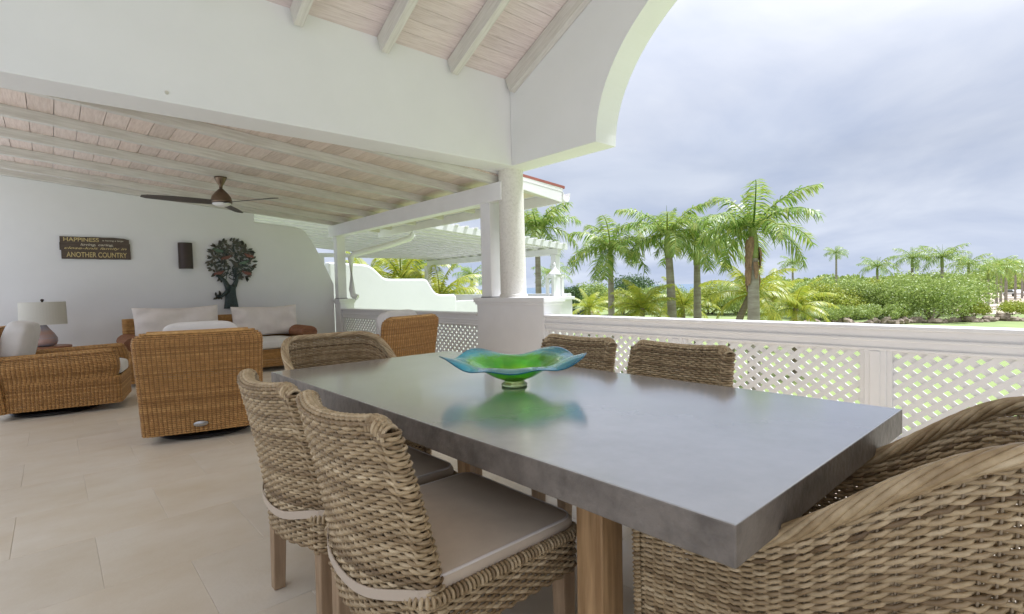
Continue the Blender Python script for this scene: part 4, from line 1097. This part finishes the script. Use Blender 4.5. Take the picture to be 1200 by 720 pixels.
palm(690, 46, 362, .14, 'distant low coconut palm by the pale wall', 'coco', .9, GC, 6)
GN = 'leafy palms behind the neighbouring walls'
palm(430, 30, 330, .14, 'bushy green palm behind the stepped white wall, near the downpipe', 'coco', 1.1, GN, 7)
palm(470, 27, 328, .14, 'bushy green palm behind the middle of the stepped white wall', 'coco', 1.15, GN, 8)
palm(515, 26, 350, .14, 'bushy palm behind the low end of the stepped white wall', 'coco', 1.0, GN, 9)
palm(548, 32, 362, .14, 'low bushy palm left of the square post', 'coco', 1.0, GN, 10)

def bush(px, d, w, dep, hgt, label, m='bush_leaf', n=5000, leaf=.22, seed=0, group=None, name='bush', zb=GZ, trunk=True):
    x, y, _ = at(px, d, zb); root = empty(name, (x, y, zb)); tag(root, label, 'bush' if name == 'bush' else name.replace('_', ' '), group)
    rg = np.random.default_rng(seed+100)
    nb = 26; th = rg.uniform(0, 2*np.pi, nb); rr = np.sqrt(rg.uniform(0, 1, nb)); lob = np.stack([rr*np.cos(th)*w*.40, rr*np.sin(th)*dep*.40, hgt*(.28+.52*np.sqrt(np.clip(1-rr**2, 0, 1))*rg.uniform(.6, 1.05, nb))], 1)
    lr_ = rg.uniform(.13, .24, nb)*min(w, dep, hgt*2)
    k = rg.integers(0, nb, n); dv = rg.normal(0, 1, (n, 3)); dv /= np.linalg.norm(dv, axis=1)[:, None]
    P = lob[k]+dv*(lr_[k]*rg.uniform(.6, 1.12, n))[:, None]; P[:, 2] = np.clip(P[:, 2], .05, None)
    a = rg.normal(0, 1, (n, 3))+dv*.8; a /= np.linalg.norm(a, axis=1)[:, None]; b_ = np.cross(a, rg.normal(0, 1, (n, 3))); b_ /= np.linalg.norm(b_, axis=1)[:, None]; c_ = np.cross(a, b_)
    sz = leaf*rg.uniform(.6, 1.3, n)
    V = np.stack([P-b_*(sz*.5)[:, None], P+c_*(sz*.32)[:, None], P+b_*(sz*.5)[:, None], P-c_*(sz*.32)[:, None]], 1).reshape(-1, 3)
    mb = MB(); mb.addq(V, np.arange(n*4).reshape(n, 4)); mb.build('crown', m, root)
    t_ = MB()
    for q in range(5):
        L_ = lob[q]; t_.tube(np.array([(L_[0]*.1, L_[1]*.1, 0), (L_[0]*.4, L_[1]*.4, L_[2]*.4), (L_[0], L_[1], L_[2])]), np.array([.10, .07, .03])*hgt/4, k=6)
    t_.build('trunk', 'coco_trunk', root, smooth=True)
    return root
GB = 'sea grape bushes at the edge of the lawn'
for i, (px, d, w, hgt, m, lb) in enumerate([
        (948, 62, 9, 4.2, 'bush_leaf', 'green bush behind the golden coconut palm'),
        (972, 58, 8, 3.9, 'bush_yellow', 'yellow green bush beside the tall bare trunk of a distant palm'),
        (1000, 60, 9, 4.3, 'bush_leaf', 'mid green bush joining the yellow green bush'),
        (1032, 64, 8, 4.0, 'bush_yellow', 'yellow green bush wrapped round a distant palm trunk'),
        (1058, 58, 9, 4.4, 'bush_leaf', 'rounded bush under the overlapping distant palms'),
        (1092, 54, 12, 4.6, 'bush_leaf', 'largest round bush, spilling over the stone edge of the lawn'),
        (1118, 62, 11, 5.2, 'bush_leaf', 'tall green bush behind the largest round bush'),
        (905, 70, 10, 4.6, 'bush_leaf', 'bush behind the thick royal palm trunk'),
        (865, 72, 10, 4.2, 'bush_leaf', 'bush behind the leaning coconut palm'),
        (830, 74, 10, 4.0, 'bush_yellow', 'pale bush seen between the royal palm trunks'),
        (775, 80, 11, 4.2, 'bush_leaf', 'bush seen left of the twin royal palm trunks'),
        (730, 78, 10, 3.6, 'bush_yellow', 'low pale bush behind the slim royal palm')]):
    bush(px, d, w, w*.8, hgt, lb, m, 11000, .22, i, GB)
bush(738, 120, 14, 12, 6.6, 'round dark green tree with a dense crown by the sea', 'bush_dark', 6000, .4, 31, None, 'broad_tree')
bush(690, 105, 13, 9, 4.9, 'low dark green bush in front of the sea', 'bush_leaf', 5000, .35, 32, GB)
bush(668, 100, 8, 7, 4.2, 'small dark bush beside the white lantern pillar', 'bush_dark', 4000, .35, 33, GB)
for i, (px, lb) in enumerate(((985, 'low hedge length at the foot of the yellow green bush'), (1018, 'low clipped hedge length in front of the mid green bush'), (1052, 'low dark hedge length before the rounded bush'), (1142, 'low yellow green hedge length beside the sandy clearing'), (1188, 'low yellow green hedge length before the pink roofed houses'), (958, 'low hedge length behind the golden coconut palm'))):
    bush(px, 52, 6.8, 2.4, 1.35, lb, 'bush_yellow' if px > 1120 else 'bush_leaf', 5000, .15, 40+i, 'low hedges along the stone edge', 'hedge', zb=GZ+.45)
for i, (px, d, w, hgt) in enumerate(((420, 34, 7, 4.4), (456, 33, 7, 4.6), (492, 33, 7, 4.3), (530, 36, 8, 4.0), (570, 40, 8, 3.8))):
    bush(px, d, w, 5, hgt, ['leafy shrub behind the downpipe', 'leafy shrub behind the upper step of the white wall', 'leafy shrub behind the neighbouring veranda post', 'leafy shrub behind the low end of the white wall', 'leafy shrub behind the square post'][i], 'bush_yellow' if i % 2 else 'bush_leaf', 3500, .28, 60+i, 'shrubs behind the neighbouring wall')
# far belt of shrubs, one mass
sbm = MB(); rg = np.random.default_rng(77)
for i, px in enumerate(range(870, 1270, 10)):
    x, y, _ = at(px, 150+12*math.sin(i), GZ); n = 700; hh_ = 4.9+.7*math.sin(i*2.1)+.4*math.sin(i*.7)
    P = rg.normal(0, 1, (n, 3)); P /= np.linalg.norm(P, axis=1)[:, None]; P = P*np.array([4.5, 4.5, hh_*.5])*rg.uniform(.7, 1.1, (n, 1))+np.array([x, y, GZ+hh_*.52])
    a = rg.normal(0, 1, (n, 3)); a /= np.linalg.norm(a, axis=1)[:, None]; b_ = np.cross(a, rg.normal(0, 1, (n, 3))); b_ /= np.linalg.norm(b_, axis=1)[:, None]
    V = np.stack([P-a*.4, P+b_*.28, P+a*.4, P-b_*.28], 1).reshape(-1, 3); sbm.addq(V, np.arange(n*4).reshape(n, 4))
tag(sbm.build('shrub_belt', 'bush_leaf'), 'distant belt of shrubs behind the sea grape bushes', 'shrubs', kind='stuff')
# stone edging wall of uneven boulders
sw = empty('stone_wall', at(1060, 50, GZ)); tag(sw, 'low rough stone edging wall between lawn and hedge', 'wall')
ox, oy, _ = sw.location
smesh = []
for k in range(6):
    b = MB(); rg = np.random.default_rng(200+k); U = np.linspace(0, 2*np.pi, 9)[:-1]; V = []
    for z, r_ in ((0, .42), (.2, .5), (.42, .44), (.55, .25)):
        for a in U: V.append((r_*1.4*math.cos(a)*rg.uniform(.7, 1.2), r_*math.sin(a)*rg.uniform(.7, 1.2), z*rg.uniform(.8, 1.2)))
    b.add(V, [(i*8+j, i*8+(j+1) % 8, (i+1)*8+(j+1) % 8, (i+1)*8+j) for i in range(3) for j in range(8)]+[[24+j for j in range(8)]]); smesh.append(b.mesh('stone', 'stonewall'))
px = 930.0
while px < 1215:
    x, y, _ = at(px, 50.5+.6*math.sin(px*.13), GZ); o = bpy.data.objects.new('stone', smesh[int(px) % 6]); C.objects.link(o); o.parent = sw
    o.location = (x-ox, y-oy, -.05); o.rotation_euler = (0, 0, random.uniform(0, 6)); s = random.uniform(.55, .95); o.scale = (s, s, s*random.uniform(.9, 1.5)); px += 5.2

# ------------------------------------------------------------------ neighbours
nw = MB()
prof = [(4.5, -3.3), (7.85, -3.3), (7.85, 1.02), (7.79, 1.075), (7.35, 1.085), (7.24, 1.12), (7.15, 1.20), (7.06, 1.33), (6.98, 1.45), (6.88, 1.48), (6.0, 1.483), (5.86, 1.492), (5.78, 1.53), (5.68, 1.62), (5.56, 1.73), (5.45, 1.79), (5.3, 1.82), (4.5, 1.86)]
nw.prism(prof, 1, 11.0, 11.28); nwo = nw.build('stepped_wall', 'plaster', bevel=.05); tag(nwo, 'white boundary wall with flowing stepped top beyond the living balustrade', 'wall')
def nz(x): return 3.139-.0776*(x-8.97)
nb_ = empty('neighbouring_veranda', (10, 17, GZ)); tag(nb_, 'neighbouring white veranda with pale slatted roof underside and slim posts', 'building')
def npart(name, lo, hi, m='white_paint', bev=.01): return boxo(name, (lo[0]-10, lo[1]-17, lo[2]-GZ), (hi[0]-10, hi[1]-17, hi[2]-GZ), m, nb_, bev)
b = MB(); xa, xb = 3.2, 14.3
V = [(xa-10, 13-17, nz(xa)-.06-GZ), (xb-10, 13-17, nz(xb)-.06-GZ), (xb-10, 22-17, nz(xb)-.06-GZ), (xa-10, 22-17, nz(xa)-.06-GZ)]
b.hexa(V+[(x, y, z+.06) for x, y, z in V]); b.build('roof', 'white_paint', nb_)
b = MB(); V = [(xa-10, 12.96-17, nz(xa)-.17-GZ), (xb-10, 12.96-17, nz(xb)-.17-GZ), (xb-10, 12.999-17, nz(xb)-.17-GZ), (xa-10, 12.999-17, nz(xa)-.17-GZ)]
b.hexa(V+[(x, y, z+.20) for x, y, z in V]); b.build('barge_board', 'white_paint', nb_)
for i in range(30):
    x = 3.4+i*.37; b = MB(); b.box((x-.06-10, 12.9-17, nz(x)+.03-GZ), (x+.06-10, 13.2-17, nz(x)+.075-GZ)); b.build('roof_tile', 'white_paint', nb_)
y = 13.5
while y < 22:
    b = MB(); V = [(xa-10, y-17, nz(xa)-.12-GZ), (xb-10, y-17, nz(xb)-.12-GZ), (xb-10, y+.07-17, nz(xb)-.12-GZ), (xa-10, y+.07-17, nz(xa)-.12-GZ)]
    b.hexa(V+[(q[0], q[1], q[2]+.059) for q in V]); b.build('purlin', 'white_paint', nb_); y += .62
npart('eave_beam', (13.9, 13.1, nz(14)-.36), (14.1, 21.9, nz(14)-.125)); npart('far_beam', (5, 21.75, 2.72), (13.89, 21.95, 2.88))
for (x, y) in ((13.9, 21.85), (14.0, 13.3), (8.6, 21.85)): npart('post', (x-.12, y-.12, -.1), (x+.12, y+.12, nz(14)-.365 if x > 13 else 2.719))
npart('deck', (3.5, 13.0, GZ), (14.6, 22, -.1)); npart('parapet', (14.3, 13.0, -.099), (14.5, 22, .95)); npart('parapet_front', (8.2, 13.0, -.099), (14.29, 13.18, .85))
ln_ = empty('lantern_pillar', (13.2, 12.5, GZ)); tag(ln_, 'white pillar carrying a pierced lantern ornament with pointed cap', 'pillar')
b = MB(); b.box((-.45, -.3, 0), (.45, .3, 3.95)); b.build('base', 'white_paint', ln_, bevel=.01); b = MB(); b.box((-.52, -.37, 3.951), (.52, .37, 4.06)); b.build('cap', 'white_paint', ln_, bevel=.01)
b = MB(); 
for sx in (-1, 1):
    for sy in (-1, 1): b.box((sx*.2-.05-.1, sy*.16-.04, 4.061), (sx*.2+.05-.1, sy*.16+.04, 4.72))
b.box((-.36, -.21, 4.721), (.16, .21, 4.80)); b.build('lantern_frame', 'white_paint', ln_)
b = MB(); b.lathe([(.26, 4.801), (.20, 4.88), (.10, 5.0), (.035, 5.12), (.045, 5.17), (.01, 5.25)], 20, (-.1, 0, 0)); b.build('finial', 'white_paint', ln_, smooth=True)
# far houses at the right, fence and wall at the left
def house(px, d, w, dp, hgt, label, yawpx=0):
    x, y, _ = at(px, d, GZ); root = empty('beach_house', (x, y, GZ), R(38)); tag(root, label, 'house', 'distant pink roofed houses')
    b = MB(); b.box((-w/2, -dp/2, 0), (w/2, dp/2, hgt)); b.build('wall', 'house_wall', root)
    b = MB(); e = .4; b.prism([(-dp/2-e, hgt), (dp/2+e, hgt), (0, hgt+dp*.22)], 0, -w/2-e, w/2+e); b.build('roof', 'house_roof', root)
    for q in range(4):
        xx = -w/2+w*(q+.5)/4
        for f_ in (-1, 1): b = MB(); b.box((xx-.5, f_*dp/2-.04, .9), (xx+.5, f_*dp/2+.04, 2.1)); b.build('window', 'window_dark', root)
house(1183, 150, 16, 9, 3.2, 'far pink roofed house behind the palm cluster')
house(1145, 165, 14, 9, 3.0, 'far pink roofed house seen past the end of the round bush')
def car(px, d):
    x, y, _ = at(px, d, GZ); root = empty('parked_car', (x, y, GZ+.05), R(35)); tag(root, 'pale parked car in the sandy clearing by the pink houses', 'car')
    b = MB(); b.prism([(-2.1, .35), (2.1, .35), (2.12, .75), (1.1, .9), (.6, 1.38), (-1.0, 1.40), (-1.7, .95), (-2.12, .85)], 1, -.85, .85); b.build('body', 'car_white', root, bevel=.06)
    b = MB(); b.prism([(1.0, .92), (.55, 1.32), (-.95, 1.33), (-1.55, .95)], 1, -.87, .87); b.build('window', 'window_dark', root)
    for sx in (-1.3, 1.3):
        for sy in (-1, 1): b = MB(); an = np.linspace(0, 2*np.pi, 17)[:-1]; b.prism([(sx+.33*math.cos(a), .33+.33*math.sin(a)) for a in an], 1, sy*.8-.1, sy*.8+.1); b.build('wheel', 'black_metal', root)
car(1188, 110)
fe = empty('screen_fence', at(672, 60, GZ)); tag(fe, 'dark mesh fence panel on the lawn beside the lantern pillar', 'fence')
b = MB(); b.box((-1.4, -.03, .45), (1.4, .03, 1.75)); b.build('mesh_panel', 'shade_net', fe); fe.rotation_euler = (0, 0, R(-40))
for sx in (-1.4, 0, 1.4): b = MB(); b.box((sx-.05, -.08, 0), (sx+.05, -.031, 1.85)); b.build('post', 'black_metal', fe)
gw = empty('garden_wall', at(691, 61, GZ), R(-40)); tag(gw, 'short pinkish garden wall next to the dark mesh fence', 'wall')
b = MB(); b.box((-1.0, -.2, 0), (1.0, .2, 1.3)); b.build('wall', 'house_wall', gw, bevel=.03); b = MB(); b.box((-1.08, -.26, 1.301), (1.08, .26, 1.42)); b.build('coping', 'house_roof', gw, bevel=.02)
